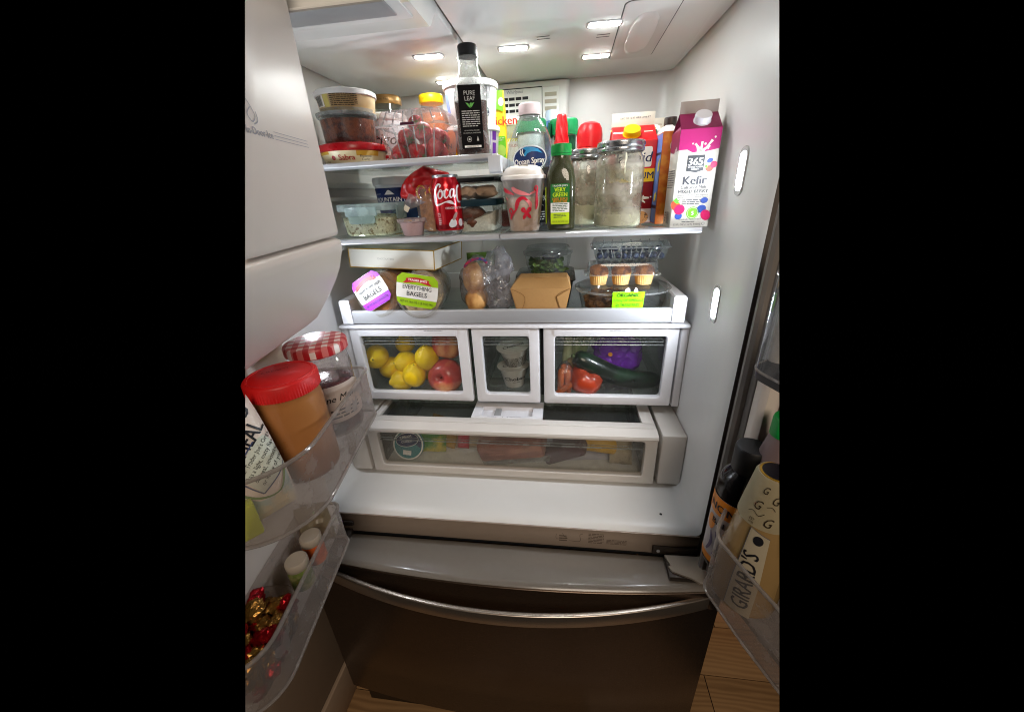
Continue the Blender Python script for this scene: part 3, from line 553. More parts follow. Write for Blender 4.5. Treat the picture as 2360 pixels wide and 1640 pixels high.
# ice tea bottle
t = thing('tea_bottle', 'tall iced tea bottle with black cap and black label at the shelf edge', 'bottle', (-.0405, .224, Z1), .17); t.scale = (.91, .91, .955)
tb = ob('bottle_body', lathe([(.026, 0, 4), (.0325, .003, 5), (.0335, .008, 5), (.0315, .055, 5), (.0335, .098, 5), (.0325, .107, 4.5), (.027, .123, 3), (.0215, .139, 2.3), (.0192, .150, 2), (.0186, .160, 2), (.0206, .162, 2), (.0206, .1642, 2), (.0176, .165, 2), (.0176, .172, 2)], 48, cap1=False), clear('bottle_plastic', '#eef0ee', .13, .06, '#e0e2e2', smear=.3, smsc=60), t)
ob('tea', lathe([(.025, .0015, 4), (.0315, .004, 5), (.0305, .055, 5), (.0322, .092, 5), (.0001, .0925, 5)], 48), mat('tea_brown', '#54322a', .15, var=.15, sc=15), t)
ob('cap', join(lid_ribbed(.0188, .0165, 44, .02)), mat('cap_black', '#111113', .45), t, (0, 0, .1665))
ob('cap_ring', lathe([(.0186, .1652), (.0186, .1662)], 40, cap0=True), mat('cap_black', '', 0), t)
ts_ = super_s(.0342, 5)
lb = dec('label', [('r', -.0215, .009, .0215, .1095, .002)], ts_, mat('label_black', '#08080a', .6, spec=.08), t, .0008, )
dec('brand_lettering', [('t', 'PURE', 0, .094, .0095, dict(bold=.0)), ('t', 'LEAF', 0, .0855, .0095), ('l', -.017, .044, .017, .071, 8), ('t', 'NO ARTIFICIAL FLAVORS', 0, .0378, .0026), ('t', 'NO ARTIFICIAL SWEETENERS', 0, .0338, .0026), ('s', [(-.006 + .0042 * math.cos(a), .0245 + .0042 * math.sin(a)) for a in [k * .45 for k in range(15)]], .0007), ('p', [(-.008, .0225), (-.004, .0232), (-.0045, .0265), (-.0075, .0262)]), ('p', [(.0085, .0215), (.0125, .0215), (.0125, .0235), (.0105, .0295), (.0085, .0235)])], ts_, mat('label_grey', '#a9a9a6', .5), lb, .0012)
dec('foot_band', [('r', -.0165, .011, .0165, .0145)], ts_, WINK, lb, .0012)
dec('foot_lettering', [('t', 'UNSWEETENED TEA', 0, .0118, .0026)], ts_, INK, lb, .0016)
dec('leaf_emblem', [('p', [(0, .074), (-.0035, .0765), (-.0085, .0825), (-.0035, .0815), (-.0005, .078)]), ('p', [(.0006, .074), (.0038, .0765), (.0085, .0825), (.0035, .0812), (.0012, .078)]), ('p', [(0, .0755), (-.0008, .0805), (.003, .0830), (.0025, .079)])], ts_, mat('leaf_green', '#4f9a3c', .5), lb, .0012)
# stacked yogurt tubs
TW = mat('tub_gloss_white', '#dfe0e2', .3); PURP = mat('purple_ink', '#6a2a9c', .45)
for i, (z, h, lab) in enumerate(((0, .0690, 'lower of two white yogurt tubs with purple print behind the tea bottle'), (.0693, .0800, 'upper of two white yogurt tubs with barcode and round seal behind the tea bottle'))):
    t = thing('yogurt_tub', lab, 'tub', (-.0695, .365, Z1 + z), 0, 'white tubs behind the tea bottle')
    b_ = ob('tub_body', lathe([(.049, 0), (.051, .003), (.0565, h - .008)], 52), TW, t)
    ob('lid', lathe([(.0575, h - .012), (.0595, h - .010), (.0595, h - .003), (.0575, h), (.0001, h)], 52), WHITE, t)
    sf = cyl(lambda v_, h=h: .0508 + v_ * (.0055 / (h - .011)))
    if i == 0:
        dec('purple_print', [('r', .052, .006, .064, .035), ('r', .051, .040, .064, .058), ('r', -.062, .01, -.05, .05)], sf, PURP, b_)
        dec('small_print', [('l', .030, .012, .047, .022, 4), ('s', [(.03, .03), (.03, .058), (.045, .058), (.045, .03)], .001)], sf, mat('violet_print', '#7d63b8', .5), b_)
        dec('purple_lettering', [('t', 'yogurt', -.045, .02, .012, dict(rot=1.57))], sf, WINK, b_, .0012)
    else:
        dec('barcode', [('bar', .034, .045, .053, .068), ('r', .033, .070, .050, .0735)], sf, INK, b_)
        dec('round_seal', [('s', [(.040 + .0085 * math.cos(a), .022 + .0085 * math.sin(a)) for a in [k * .4 for k in range(17)]], .0013), ('r', .0325, .0195, .0475, .0245), ('l', .035, .026, .045, .029, 1), ('l', .035, .014, .045, .0175, 1)], sf, mat('seal_slate', '#3a4a58', .5), b_)
        dec('foil_tear', [('p', [(.038, .0745), (.05, .078), (.052, .071), (.044, .073)])], sf, mat('foil_dark', '#5d5a66', .3, me=.6), b_)
        dec('blue_print', [('r', -.058, .02, -.042, .06)], sf, mat('pale_blue_ink', '#7f8fc4', .5), b_)
t = thing('orange_packet', 'small orange carton with black lettering between the berries and tea bottle', 'carton', (-.125, .330, Z1), .1)
ob('carton_body', box(-.024, .024, -.015, .015, 0, .062, .001), mat('orange_card', '#e87716', .5), t)
dec('carton_print', [('r', -.024, .045, .006, .062), ('p', [(-.024, .045), (-.004, .062), (.012, .062), (-.012, .04)])], flat(-.015), mat('packet_black', '#1a1512', .45), t)
dec('carton_lettering', [('t', 'THIN', -.001, .026, .0135, dict(bold=.02)), ('t', 'CRISPER', -.001, .010, .0125, dict(bold=.02))], flat(-.015), mat('packet_brown', '#5a2408', .5), t, .0008)
dec('yellow_strip', [('p', [(.013, 0), (.024, 0), (.024, .02), (.016, .008)])], flat(-.015), YELP, t, .0007)
t = thing('chicken_pouch', 'tall green and yellow chicken packet at the right end of the top shelf', 'packet', (-.026, .405, Z1))
pch = ob('packet_body', loft([rr(.052, .030, .004, 3, 0), rr(.052, .030, .006, 3, .01), rr(.050, .026, .006, 3, .11), rr(.046, .008, .003, 3, .136), rr(.046, .003, .001, 3, .142)]), mat('packet_yellow', '#f0c818', .3), t)
dec('green_top', [('p', [(-.023, .115), (.023, .100), (.023, .14), (-.023, .14)]), ('r', -.025, .002, .025, .052)], flat(-.0145), mat('packet_green', '#6bbf2c', .3), pch, .0016)
dec('red_lettering', [('t', 'Chicken', .014, .074, .024, dict(bold=.03))], flat(-.0145), mat('packet_red', '#d0301a', .4), pch, .0022)
dec('bowl_print', [('e', .012, .022, .013, .013)], flat(-.0145), mat('broth_green', '#a9cc5a', .4), pch, .0022)
dec('packet_print', [('l', -.01, .042, .022, .050, 2), ('e', .018, .118, .006, .008)], flat(-.0145), mat('packet_white', '#d8e4c8', .4), pch, .0024)
# ================================================================== middle shelf, left half
t = thing('glass_lunchbox', 'rectangular glass container of pale grain salad with clip-on lid', 'food container', (-.284, .247, Z2), -.02); t.scale = (.91, .95, 1)
ob('glass_box', loft([rr(.112, .082, .02, 6, .0), rr(.122, .09, .022, 6, .006), rr(.131, .099, .024, 6, .05), rr(.135, .103, .024, 6, .053)], True, False), clear('box_glass', '#f4f8f5', .05, .03, refl=1.4), t)
GR = mat('grain_salad', '#d9d0b0', .6, var=.35, sc=240, bump=1, bsc=260, c2='#8a7a54', c2sc=130, c2lo=.56, c2hi=.62)
v_, f_ = loft([rr(.110, .08, .02, 6, .003), rr(.119, .087, .021, 6, .008), rr(.125, .093, .022, 6, .036), rr(.09, .06, .02, 6, .042), rr(.03, .02, .008, 6, .045)])
ob('grain_salad', ([tuple(Vec(p) + Vec((0, 0, .006 * mnoise.noise(Vec(p) * 45) if p[2] > .03 else 0))) for p in v_], f_), GR, t)
TEAL = clear('teal_lid', '#e2eeee', .5, .2, '#cfe0e0', refl=.8)
ld = ob('lid', loft([rr(.138, .106, .025, 6, .0525), rr(.141, .109, .026, 6, .055), rr(.141, .109, .026, 6, .063), rr(.136, .104, .024, 6, .0665), rr(.12, .088, .02, 6, .0645)]), TEAL, t)
ob('latch', loft([rr(.076, .004, .0015, 2, .060, 0, -.056), rr(.076, .005, .0015, 2, .045, 0, -.0562), rr(.074, .004, .0015, 2, .043, 0, -.0565)]), TEAL, ld)
ob('latch_tab', loft([[(p[0], -.0575 + p[2], p[1]) for p in rr(.064, .018, .006, 4, k, 0, .037)] for k in (0, .003)]), clear('latch_clear', '#dfeeee', .4, .15, '#d6e8e8'), ld)
ob('side_latch', loft([[(.0705 + p[2], p[0], p[1]) for p in rr(.05, .026, .006, 4, k, 0, .047)] for k in (0, .003)]), MATS['latch_clear'], ld)
t = thing('lowfat_yogurt_tub', 'white and navy tub of low fat yogurt behind the glass container', 'tub', (-.290, .41, Z2))
b_ = ob('tub_body', lathe([(.044, 0), (.046, .003), (.0535, .112)], 52), mat('tub_white', '', 0), t)
ob('lid', lathe([(.0545, .104), (.0565, .106), (.0565, .118), (.0545, .122), (.0001, .122)], 52), WHITE, t)
sf = cyl(lambda v_: .0457 + v_ * .07)
dec('navy_band', [('r', -.075, .006, .075, .098)], sf, mat('navy_print', '#14295e', .4), b_)
dec('mountain_print', [('p', [(-.011, .083), (-.003, .092), (.0, .0935), (.004, .091), (.012, .083)]), ('t', 'MOUNTAIN HIGH', .010, .067, .0145, dict(bold=.02, sx=.85)), ('l', -.04, .084, -.018, .086, 1)], sf, WINK, b_, .001)
dec('lowfat_lettering', [('t', 'Low Fat', -.006, .048, .0165, dict(bold=.02))], sf, mat('sky_ink', '#3f9ee0', .4), b_, .001)
t = thing('blue_cracker_box', 'dark blue carton with yellow and white base low behind the sauce cup', 'carton', (-.226, .345, Z2), -.1)
b_ = ob('carton_body', box(-.045, .045, -.028, .028, 0, .064, .0015), mat('navy_card', '#16305f', .5), t)
dec('yellow_panel', [('p', [(-.045, .0), (.004, .0), (.012, .01), (.002, .026), (-.045, .026)])], flat(-.028), mat('mustard_ink', '#d8a818', .45), b_)
dec('white_panel', [('r', .012, 0, .045, .026)], flat(-.028), CREAMP, b_, .0004)
dec('panel_print', [('l', .016, .003, .043, .022, 5)], flat(-.028), GREYINK, b_, .0009)
dec('stripe_print', [('s', [(-.044, .03 + k * .006), (-.022, .036 + k * .006)], .0016) for k in range(4)] + [('r', -.02, .058, .045, .0595)], flat(-.028), mat('stripe_blue', '#7d95c4', .5), b_)
t = thing('sauce_cup', 'small clear lidded cup of pale pink sauce at the shelf edge', 'sauce cup', (-.181, .205, Z2))
ob('cup_body', lathe([(.0195, 0), (.0205, .001), (.0275, .030)], 40, cap1=False), CLR, t)
ob('sauce', lathe([(.019, .0012), (.0198, .002), (.0262, .027), (.0001, .0275)], 40), mat('pink_sauce', '#d9b2b4', .4), t)
ob('lid', lathe([(.0285, .027), (.0305, .028), (.0305, .0335), (.029, .0345), (.026, .0335), (.0001, .0335)], 40), clear('cup_lid', '#efe6e6', .3, .1, '#e8dada'), t)
# bread in a printed bag
t = thing('bread_bag', 'sliced brown bread in a clear bag with twisted red printed top', 'bread', (-.148, .315, Z2), .05)
ob('bread_loaf', loft([[(p[0], y, p[1] + .047) for p in rr(.076 * k, .090 * k, .02, 5)] for (y, k) in ((-.05, .93), (-.046, 1), (.05, 1), (.055, .95))]), mat('bread_brown', '#a8703c', .7, var=.3, sc=130, bump=.8, bsc=150, c2='#7a4a24', c2sc=45), t)
ob('clear_wrap', loft([[(p[0] * (1 + .03 * math.sin(p[1] * 300 + y * 90)), y, p[1] + .049) for p in rr(.084 * k, .096 * k, .02, 5)] for (y, k) in ((-.056, .9), (-.053, 1), (-.02, 1.01), (.02, .99), (.06, 1))]), CLRW, t)
def pillow(pts_w, h, th, amp=.006, f=28, n=18, seed=0):
    """crumpled pouch: pts_w(t) gives (centre, half width) along its height"""
    def s(a, b, sgn, o=0):
        c, w = pts_w(b); e = max(0, (1 - abs(a) ** 3) * (1 - abs(2 * b - 1) ** 4)) ** .5
        q = Vec((c + a * w, 0, b * h)); nn = mnoise.noise(Vec((q.x * f + seed, q.z * f, sgn * 3))) + .5 * mnoise.noise(Vec((q.x * f * 2.4, q.z * f * 2.4 + seed, sgn)))
        return (q.x, sgn * (th * e + amp * nn * (.35 + e)) - (o if sgn < 0 else -o), q.z)
    return s
def pillow_mesh(s, n=22): return join(grid(lambda i, j: s(2 * i - 1, j, -1), n, n), grid(lambda i, j: s(1 - 2 * i, j, 1), n, n))
ps = pillow(lambda b: (-.005 - .034 * (1 - b) ** 1.6 + .008 * b, .020 + .024 * math.sin(PI * min(1, b * .95)) ** .8), .075, .016, .008, 46)
hd = ob('red_top', pillow_mesh(ps, 30), mat('bag_red', '#b8181e', .32, var=.12, sc=40, spec=.5), t, (-.018, -.036, .056), (0, .28, 0), ang=70); hd.scale = (1.08, .85, 1.0)
def psurf(u, v_, o):
    b = v_ / .075; c, w = (-.005 - .034 * (1 - b) ** 1.6 + .008 * b, .020 + .024 * math.sin(PI * min(1, b * .95)) ** .8); return ps(max(-1, min(1, (u - c) / w)), b, -1, o)
psurf.cut = 1; psurf.cutv = .004
def ring(u, v_, a, b, w, r=0): return ('s', [(u + a * math.cos(k) * math.cos(r) - b * math.sin(k) * math.sin(r), v_ + a * math.cos(k) * math.sin(r) + b * math.sin(k) * math.cos(r)) for k in [q * .4 for q in range(17)]], w)
dec('yellow_rings', [ring(-.016, .022, .0085, .014, .0034, .3), ring(.008, .036, .0075, .0155, .0026, 0), ('r', .018, .056, .034, .062)], psurf, mat('bag_gold', '#e0a020', .35), hd, .001)
dec('ring_print', [('e', -.016, .022, .0035, .008, .3), ('s', [(.008, .046), (.006, .041), (.010, .036), (.006, .031), (.008, .026)], .0022)], psurf, mat('bag_brown', '#7a3a14', .4), hd, .001)
ob('bag_tail', pillow_mesh(pillow(lambda b: (-.012 + .02 * b, .008 + .016 * b), .034, .008, .006, 60, seed=4), 12), clear('bag_tail', '#f2f2f4', .35, .15, '#e2e2e6', bump=.6, refl=1.5), t, (-.058, -.045, .048), (0, .5, 0))
ob('clip_tag', box(-.006, .006, -.0008, .0008, -.006, .006, .0004), CREAMP, t, (-.066, -.052, .052), (0, .6, 0))
# soda can
t = thing('soda_can', 'red soda can with white script lettering standing at the shelf edge', 'can', (-.106, .222, Z2), .05); t.scale = (.94, .94, .97)
CAN = mat('can_red', '#bd0c1d', .22, me=.55, var=.06, sc=12, coat=.5); SILV = mat('can_silver', '#c4c6c8', .25, me=.9)
ob('can_body', lathe([(.0305, .0085), (.0325, .012), (.0328, .016), (.0328, .094), (.032, .098), (.0285, .1065), (.0272, .1105)], 56), CAN, t)
ob('can_base', lathe([(.0245, 0), (.0258, .0012), (.0262, .003), (.0302, .0085)], 48, cap1=False), SILV, t)
ob('can_rim', lathe([(.0270, .1105), (.0278, .112), (.0280, .1145), (.0272, .1158), (.0262, .1148), (.0255, .1115), (.0001, .1115)], 48), SILV, t)
cs = cyl(.0328)
SCR = [('s', [(-.006, .092, .002), (-.0035, .0955, .003), (-.007, .098, .0035), (-.0135, .093, .0042), (-.0195, .080, .0052), (-.021, .068, .0055), (-.0175, .060, .005), (-.008, .0605, .003), (.004, .0645, .0025), (.014, .064, .006), (.021, .0605, .003), (.026, .058, .001)]),
       ('s', [(-.006, .0865, .0022), (-.0105, .080, .0036), (-.0105, .0735, .0038), (-.0065, .0715, .0022), (-.002, .076, .0028), (-.001, .084, .0034), (-.0045, .0875, .0022), (-.0075, .085, .0016), (-.001, .0835, .0014), (.0035, .086, .0014)]),
       ('s', [(.0115, .0855, .0035), (.0085, .0885, .0022), (.0045, .084, .0036), (.003, .0765, .0042), (.006, .0720, .0026), (.0115, .0765, .0016), (.0145, .081, .0014)]),
       ('s', [(.023, .0865, .0022), (.0195, .0885, .002), (.0155, .083, .0036), (.0145, .0755, .0038), (.0170, .0725, .0022), (.0215, .078, .002), (.0245, .0885, .003), (.0230, .078, .0032), (.0245, .0725, .0022), (.0285, .078, .0014)]),
       ('s', [(.034, .0905, .002), (.0375, .094, .003), (.034, .0935, .003), (.031, .084, .0045), (.0305, .072, .0048), (.0335, .064, .0036), (.040, .064, .002)])]
dec('script_lettering', SCR, cs, mat('can_white', '#d9dadd', .3, me=.2), t, .0005, .003)
dec('small_lettering', [('t', 'ORIGINAL TASTE', .026, .0505, .0062, dict(bold=.02)), ring(-.0135, .040, .0032, .0036, .0006), ('s', [(-.0135, .043), (-.0135, .0395)], .0006), ('l', -.0165, .020, -.0095, .034, 4)], cs, mat('can_white', '', 0), t, .0005, .003)
dec('snow_print', [('e', .0165, .0235, .0075, .0082), ('e', .0125, .0205, .006, .006), ('e', .0345, .0235, .006, .0075)], cs, mat('can_snow', '#cfd3da', .35), t, .0006, .003)
dec('dark_print', [('p', [(-.03, .012), (.05, .012), (.05, .0185), (.01, .0205), (-.03, .022)])], cs, mat('can_darkred', '#7a0814', .25, me=.5), t, .0004, .003)
dec('bottle_print', [('e', .0215, .0365, .0035, .0095, -.6)], cs, mat('can_bottle', '#a58a86', .35), t, .0007, .003)
# glass meal boxes
MB = clear('meal_glass', '#f3f6f5', .05, .03, refl=1.3)
t = thing('meal_box', 'glass meal box of white rice and brown meat under a dark blue lid', 'food container', (-.048, .272, Z2), -.03, 'stacked glass meal boxes')
ob('glass_box', loft([rr(.074, .10, .012, 5, 0), rr(.080, .106, .014, 5, .004), rr(.087, .113, .015, 5, .052)], True, False), MB, t)
v_, f_ = loft([rr(.072, .098, .012, 5, .002), rr(.077, .103, .013, 5, .006), rr(.081, .107, .013, 5, .026), rr(.05, .06, .012, 5, .032), rr(.02, .02, .008, 5, .033)])
ob('rice', ([tuple(Vec(p) + Vec((0, 0, (.010 * mnoise.noise(Vec(p) * 40 + Vec((1, 0, 0))) + .012 * (p[0] / .04)) if p[2] > .02 else 0))) for p in v_], f_), mat('rice_white', '#d5cfc2', .6, var=.25, sc=220, bump=1, bsc=300), t)
ob('meat', blob(.026, .25, 1.8, 3, 1.1, .9, .75, 3), mat('stew_meat', '#5a3320', .4, var=.4, sc=70, bump=.6, bsc=90), t, (-.012, -.030, .034)); ob('meat', blob(.014, .25, 2, 3, 1, .8, .8, 5), MATS['stew_meat'], t, (-.008, -.045, .020))
ob('lid', loft([rr(.090, .116, .016, 5, .0515), rr(.092, .118, .017, 5, .053), rr(.092, .118, .017, 5, .063), rr(.088, .114, .016, 5, .0645)]), mat('lid_petrol', '#16323f', .4), t)
t = thing('meal_box', 'upper glass meal box of pale cooked chicken under a black lid', 'food container', (-.043, .278, Z2 + .0647), -.03, 'stacked glass meal boxes')
ob('glass_box', loft([rr(.082, .112, .012, 5, 0), rr(.088, .118, .014, 5, .003), rr(.093, .124, .015, 5, .032)], True, False), MB, t)
for (x, y, r_, s_) in ((-.022, -.038, .019, 1), (.018, -.035, .020, 2), (.0, .0, .022, 4), (-.02, .03, .02, 6)): ob('chicken_piece', blob(r_, .22, 1.7, 3, 1.15, .9, .62, s_), mat('cooked_chicken', '#b59478', .5, var=.25, sc=60, bump=.5, bsc=90), t, (x, y, .0135))
ob('lid', loft([rr(.096, .127, .016, 5, .0315), rr(.098, .129, .017, 5, .033), rr(.098, .129, .017, 5, .0385), rr(.094, .125, .016, 5, .040)]), mat('lid_black', '#15191b', .25), t)
ob('lid_rim', loft([rr(.098, .129, .017, 5, .0392), rr(.1, .131, .018, 5, .041), rr(.094, .125, .016, 5, .043)]), clear('lid_edge', '#cfd2d0', .55, .15, '#c6c8c4'), t)
t = thing('sauce_box', 'small clear box of reddish sauce beside the glass meal boxes', 'food container', (-.006, .365, Z2))
ob('box_body', loft([rr(.046, .07, .008, 4, 0), rr(.054, .078, .009, 4, .05)], True, False), CLR, t)
ob('sauce', loft([rr(.044, .068, .008, 4, .002), rr(.050, .074, .008, 4, .036)]), mat('red_sauce', '#7d2f22', .4, var=.3, sc=50), t)
ob('lid', loft([rr(.056, .08, .01, 4, .0495), rr(.058, .082, .01, 4, .051), rr(.058, .082, .01, 4, .055)]), RIM, t)
# ================================================================== middle shelf, right half
t = thing('ribbon_cup', 'clear plastic cup with white sip lid and printed red ribbons', 'cup', (.053, .222, Z2)); t.scale = (1, 1, .92)
cr = lambda v_: .0295 + v_ * .118
ob('cup_body', lathe([(.027, 0), (.0292, .002), (cr(.012), .012), (cr(.0125) - .0006, .0125), (cr(.1), .1), (cr(.108) + .0015, .108)], 52, cap1=False), clear('cup_frost', '#f4f0ee', .36, .15, '#e4dedc', refl=.8), t)
ob('milk_tea', lathe([(.026, .0015), (.0285, .003), (cr(.07) - .0015, .070), (.0001, .0705)], 48), mat('milk_tea', '#cdb79c', .35, c2='#ad8f70', c2sc=25), t)
ob('lid', lathe([(.0425, .104), (.0445, .105), (.0445, .110), (.0425, .1125), (.041, .113), (.039, .119), (.033, .127), (.024, .1305), (.0001, .131)], 52), mat('lid_offwhite', '#dcd6cf', .4), t)
ob('sip_slot', box(-.010, .008, -.004, .003, 0, .003, .001), mat('slot_grey', '#8b8580', .5), t, (.004, -.024, .1275), (-.35, 0, 0))
rs = cyl(lambda v_: cr(v_)); RIB = mat('ribbon_red', '#c41f36', .4); RIB2 = mat('ribbon_pink', '#dc7a7c', .4)
dec('ribbon_print', [('s', [(-.036, .088, .006), (-.029, .0845, .008), (-.018, .079, .0055), (-.012, .075, .001)]), ('s', [(-.011, .045, .002), (-.010, .052, .006), (-.006, .064, .0065), (.001, .069, .006), (.008, .064, .003)]), ('s', [(-.026, .028, .004), (-.017, .040, .005), (-.011, .046, .003)]), ('s', [(.026, .062, .002), (.023, .075, .004), (.024, .087, .003), (.021, .091, .002), (.019, .084, .003), (.024, .081, .004)]), ('s', [(.024, .045, .003), (.0245, .058, .006), (.023, .072, .004)]), ('s', [(.004, .04, .003), (-.001, .045, .004), (.002, .049, .003), (.006, .041, .003), (.011, .049, .004), (.013, .044, .003), (.006, .039, .003)]), ('s', [(.006, .040, .003), (.003, .032, .006), (.001, .027, .002)]), ('s', [(.007, .040, .003), (.011, .033, .006), (.014, .028, .002)]), ('s', [(-.022, .036, .003), (-.026, .044, .004), (-.021, .049, .003), (-.018, .042, .003), (-.023, .035, .004), (-.024, .026, .004)])], rs, RIB, t, .0006)
dec('ribbon_shade', [('s', [(-.014, .090, .004), (-.009, .083, .008), (.002, .077, .007), (.012, .074, .002)]), ('s', [(.005, .066, .004), (.012, .058, .006), (.013, .047, .003)]), ('s', [(-.03, .072, .002), (-.027, .066, .004)]), ('s', [(.012, .076, .003), (.02, .08, .004)])], rs, RIB2, t, .0005)
# juice bottle
t = thing('juice_bottle', 'large clear juice bottle with oval navy label behind the ribbon cup', 'bottle', (.060, .328, Z2), .0)
JP = clear('juice_plastic', '#e9edf0', .07, .04, refl=1.3)
jp = [(.046, 0), (.050, .004), (.0515, .02), (.0515, .115), (.0525, .125), (.051, .145), (.046, .168), (.0375, .19), (.027, .207), (.0215, .213), (.021, .219)]
nn = 72; R = []
for (r_, z) in jp: R.append([(r_ * (1 + (.016 * math.cos(14 * 2 * PI * i / nn) if .13 < z < .2 else 0)) * math.cos(2 * PI * i / nn), r_ * (1 + (.016 * math.cos(14 * 2 * PI * i / nn) if .13 < z < .2 else 0)) * math.sin(2 * PI * i / nn), z) for i in range(nn)])
ob('bottle_body', loft(R, True, False), JP, t, ang=60)
ob('juice', lathe([(.045, .002), (.049, .005), (.0503, .02), (.0503, .110), (.0512, .120), (.0001, .1205)], 52), mat('dark_juice', '#1c0a14', .12, var=.1), t)
ob('cap', join(lid_ribbed(.0225, .0205, 44, .015)), mat('cap_pink', '#d9c6c8', .4), t, (0, 0, .219)); ob('neck_ring', lathe([(.0225, .213), (.0235, .2145), (.0225, .216)], 40), RIM, t)
js = cyl(.0523)
js_ = js; js = lambda u, v_, o: js_(u, v_ + .014, o); js.curved = .0523
ov = dec('oval_label', [('e', .002, .122, .0375, .0245, .06)], js, mat('oval_white', '#d3d8e0', .4), t, .0010)
dec('oval_navy', [('e', .002, .122, .0345, .0215, .06)], js, mat('ocean_navy', '#152a5a', .35), ov, .0014)
dec('wave_emblem', [('p', [(-.012, .141), (-.004, .1435), (.008, .1425), (.019, .139), (.029, .131), (.018, .134), (.006, .1345), (-.002, .1315), (-.006, .1265), (-.009, .1265), (-.008, .132), (-.005, .137)])], js, mat('wave_blue', '#2f8cc4', .35), ov, .0018)
dec('wave_white', [('s', [(-.015, .139, .001), (-.0165, .133, .002), (-.013, .1275, .001)]), ('s', [(-.011, .14, .001), (-.0125, .134, .0025), (-.0085, .1265, .001)]), ('t', 'Ocean Spray', .001, .1125, .0155, dict(bold=.03, sx=.80, rot=.06, shear=.05))], js, WINK, ov, .0020)
js = js_
dec('back_label', [('r', -.03, .01, .035, .075)], js, mat('label_black', '', 0), t, .001)
dec('back_print', [('l', .012, .015, .033, .035, 4), ('t', '100%', .022, .055, .014), ('s', [(.010, .045), (.02, .05), (.03, .045)], .0012)], js, mat('label_grey', '', 0), t, .0015)
# smoothie bottle
t = thing('smoothie_bottle', 'green smoothie bottle with green cap and printed front label', 'bottle', (.127, .224, Z2), -.04); t.scale = (1, 1, .955)
ob('bottle_body', lathe([(.024, 0, 4), (.0272, .003, 4.5), (.028, .006, 4.5), (.028, .092, 4.5), (.0265, .108, 3.6), (.0225, .124, 2.6), (.0185, .133, 2), (.0172, .139, 2), (.0172, .146, 2)], 48, cap1=False), CLR2, t)
ob('smoothie', lathe([(.0235, .0012, 4), (.0266, .0035, 4.5), (.0273, .006, 4.5), (.0273, .092, 4.5), (.0258, .108, 3.6), (.0218, .124, 2.6), (.0178, .133, 2), (.0168, .139, 2), (.0001, .1395, 2)], 48), mat('green_smoothie', '#3c3c16', .3, var=.12, sc=30, c2='#4a471c', c2sc=14), t)
ob('cap', lid_ribbed(.0192, .0165, 44, .018), GREENP, t, (0, 0, .1435)); ob('cap_ring', lathe([(.0185, .1395), (.0195, .140), (.0195, .1428), (.019, .143)], 40), GREENP, t)
ss_ = super_s(.0282, 4.5)
LIME = mat('lime_ink', '#c3e01e', .45)
lb = dec('label', [('r', -.0175, .014, .0175, .0885, .0025)], ss_, mat('label_green', '#12702e', .4), t, .0007)
dec('label_white', [('r', -.0175, .0365, .0175, .0545)], ss_, WINK, lb, .0011); dec('label_lime', [('r', -.0175, .0145, .0175, .0362, .002)], ss_, LIME, lb, .0011)
dec('title_lettering', [('t', 'VERY', .0, .0745, .0105, dict(bold=.04, sx=.85)), ('t', 'GREEN', .0, .0655, .0105, dict(bold=.04, sx=.85))], ss_, LIME, lb, .0014)
dec('orange_lettering', [('t', '100% JUICE', .0, .0595, .0062, dict(bold=.03)), ('t', 'SMOOTHIE', .0, .0553, .0054, dict(bold=.03))], ss_, mat('orange_ink', '#e08a1c', .45), lb, .0016)
dec('store_lettering', [('t', "TRADER JOE'S", .0, .0835, .0046, dict(bold=.02))], ss_, WINK, lb, .0014)
dec('small_print', [('l', -.014, .038, .014, .0535, 5), ('l', -.012, .026, .012, .034, 3), ('t', '15.2 FL OZ (450 mL)', 0, .0185, .0034)], ss_, mat('label_ink', '#3a5a3a', .5), lb, .0016)
dec('side_label', [('r', -.0268, .015, -.0262, .084)], ss_, LIME, t, .0012)
ob('side_panel', box(-.0288, -.0283, -.016, .012, .014, .084, .0002), LIME, t)
# mason jars
def mason(label, loc, r, h, milk, seed, milky):
    t = thing('mason_jar', label, 'jar', loc, seed, 'mason jars with milky residue'); t.scale = (1, 1, .915)
    ob('jar_glass', lathe([(r * .88, 0), (r * .97, .003), (r, .008), (r, .03), (r * 1.005, h * .62), (r * .99, h * .74), (r * .93, h * .815), (r * .865, h * .845), (r * .855, h * .86), (r * .875, h * .865), (r * .875, h * .875), (r * .85, h * .88), (r * .85, h * .97)], 56, cap1=False), milky, t)
    ob('jar_residue', lathe([(r * .955, .02), (r * .965, h * .6), (r * .95, h * .74)], 56, cap0=False, cap1=False), clear('milk_film', '#f8f6f0', .26, .3, '#e0dccf', refl=.2, smear=.62, smsc=30, smlo=.46, smhi=.60), t)
    if milk: ob('milk', lathe([(r * .86, .0025), (r * .95, .005), (r * .975, .009), (r * .975, milk), (.0001, milk + .0005)], 48), mat('milk_cream', '#d6d2bc', .35), t)
    z = h * .885
    bd = ob('lid_band', lathe([(r * .90, z - .002), (r * .945, z), (r * .955, z + .004), (r * .935, z + .006), (r * .955, z + .008), (r * .955, z + h * .095), (r * .93, z + h * .108), (r * .85, z + h * .11)], 60, cap0=False, cap1=False), mat('band_steel', '#b4b6b8', .25, me=.95), t)
    ob('lid_disc', lathe([(r * .87, z + h * .1), (r * .86, z + h * .109), (.0001, z + h * .108)], 48), MATS['band_steel'], t)
    R = lid_ribbed(r * .957, .006, 90, .010); ob('band_knurl', R, MATS['band_steel'], t, (0, 0, z + h * .055))
    return t
JC = clear('jar_clear', '#eef0ea', .06, .04, '#dcd8cc', refl=1.4, smear=.5, smsc=26, smlo=.46, smhi=.64)
j2 = mason('smaller mason jar with cloudy glass standing behind the green smoothie', (.181, .318, Z2), .043, .163, .045, .4, JC)
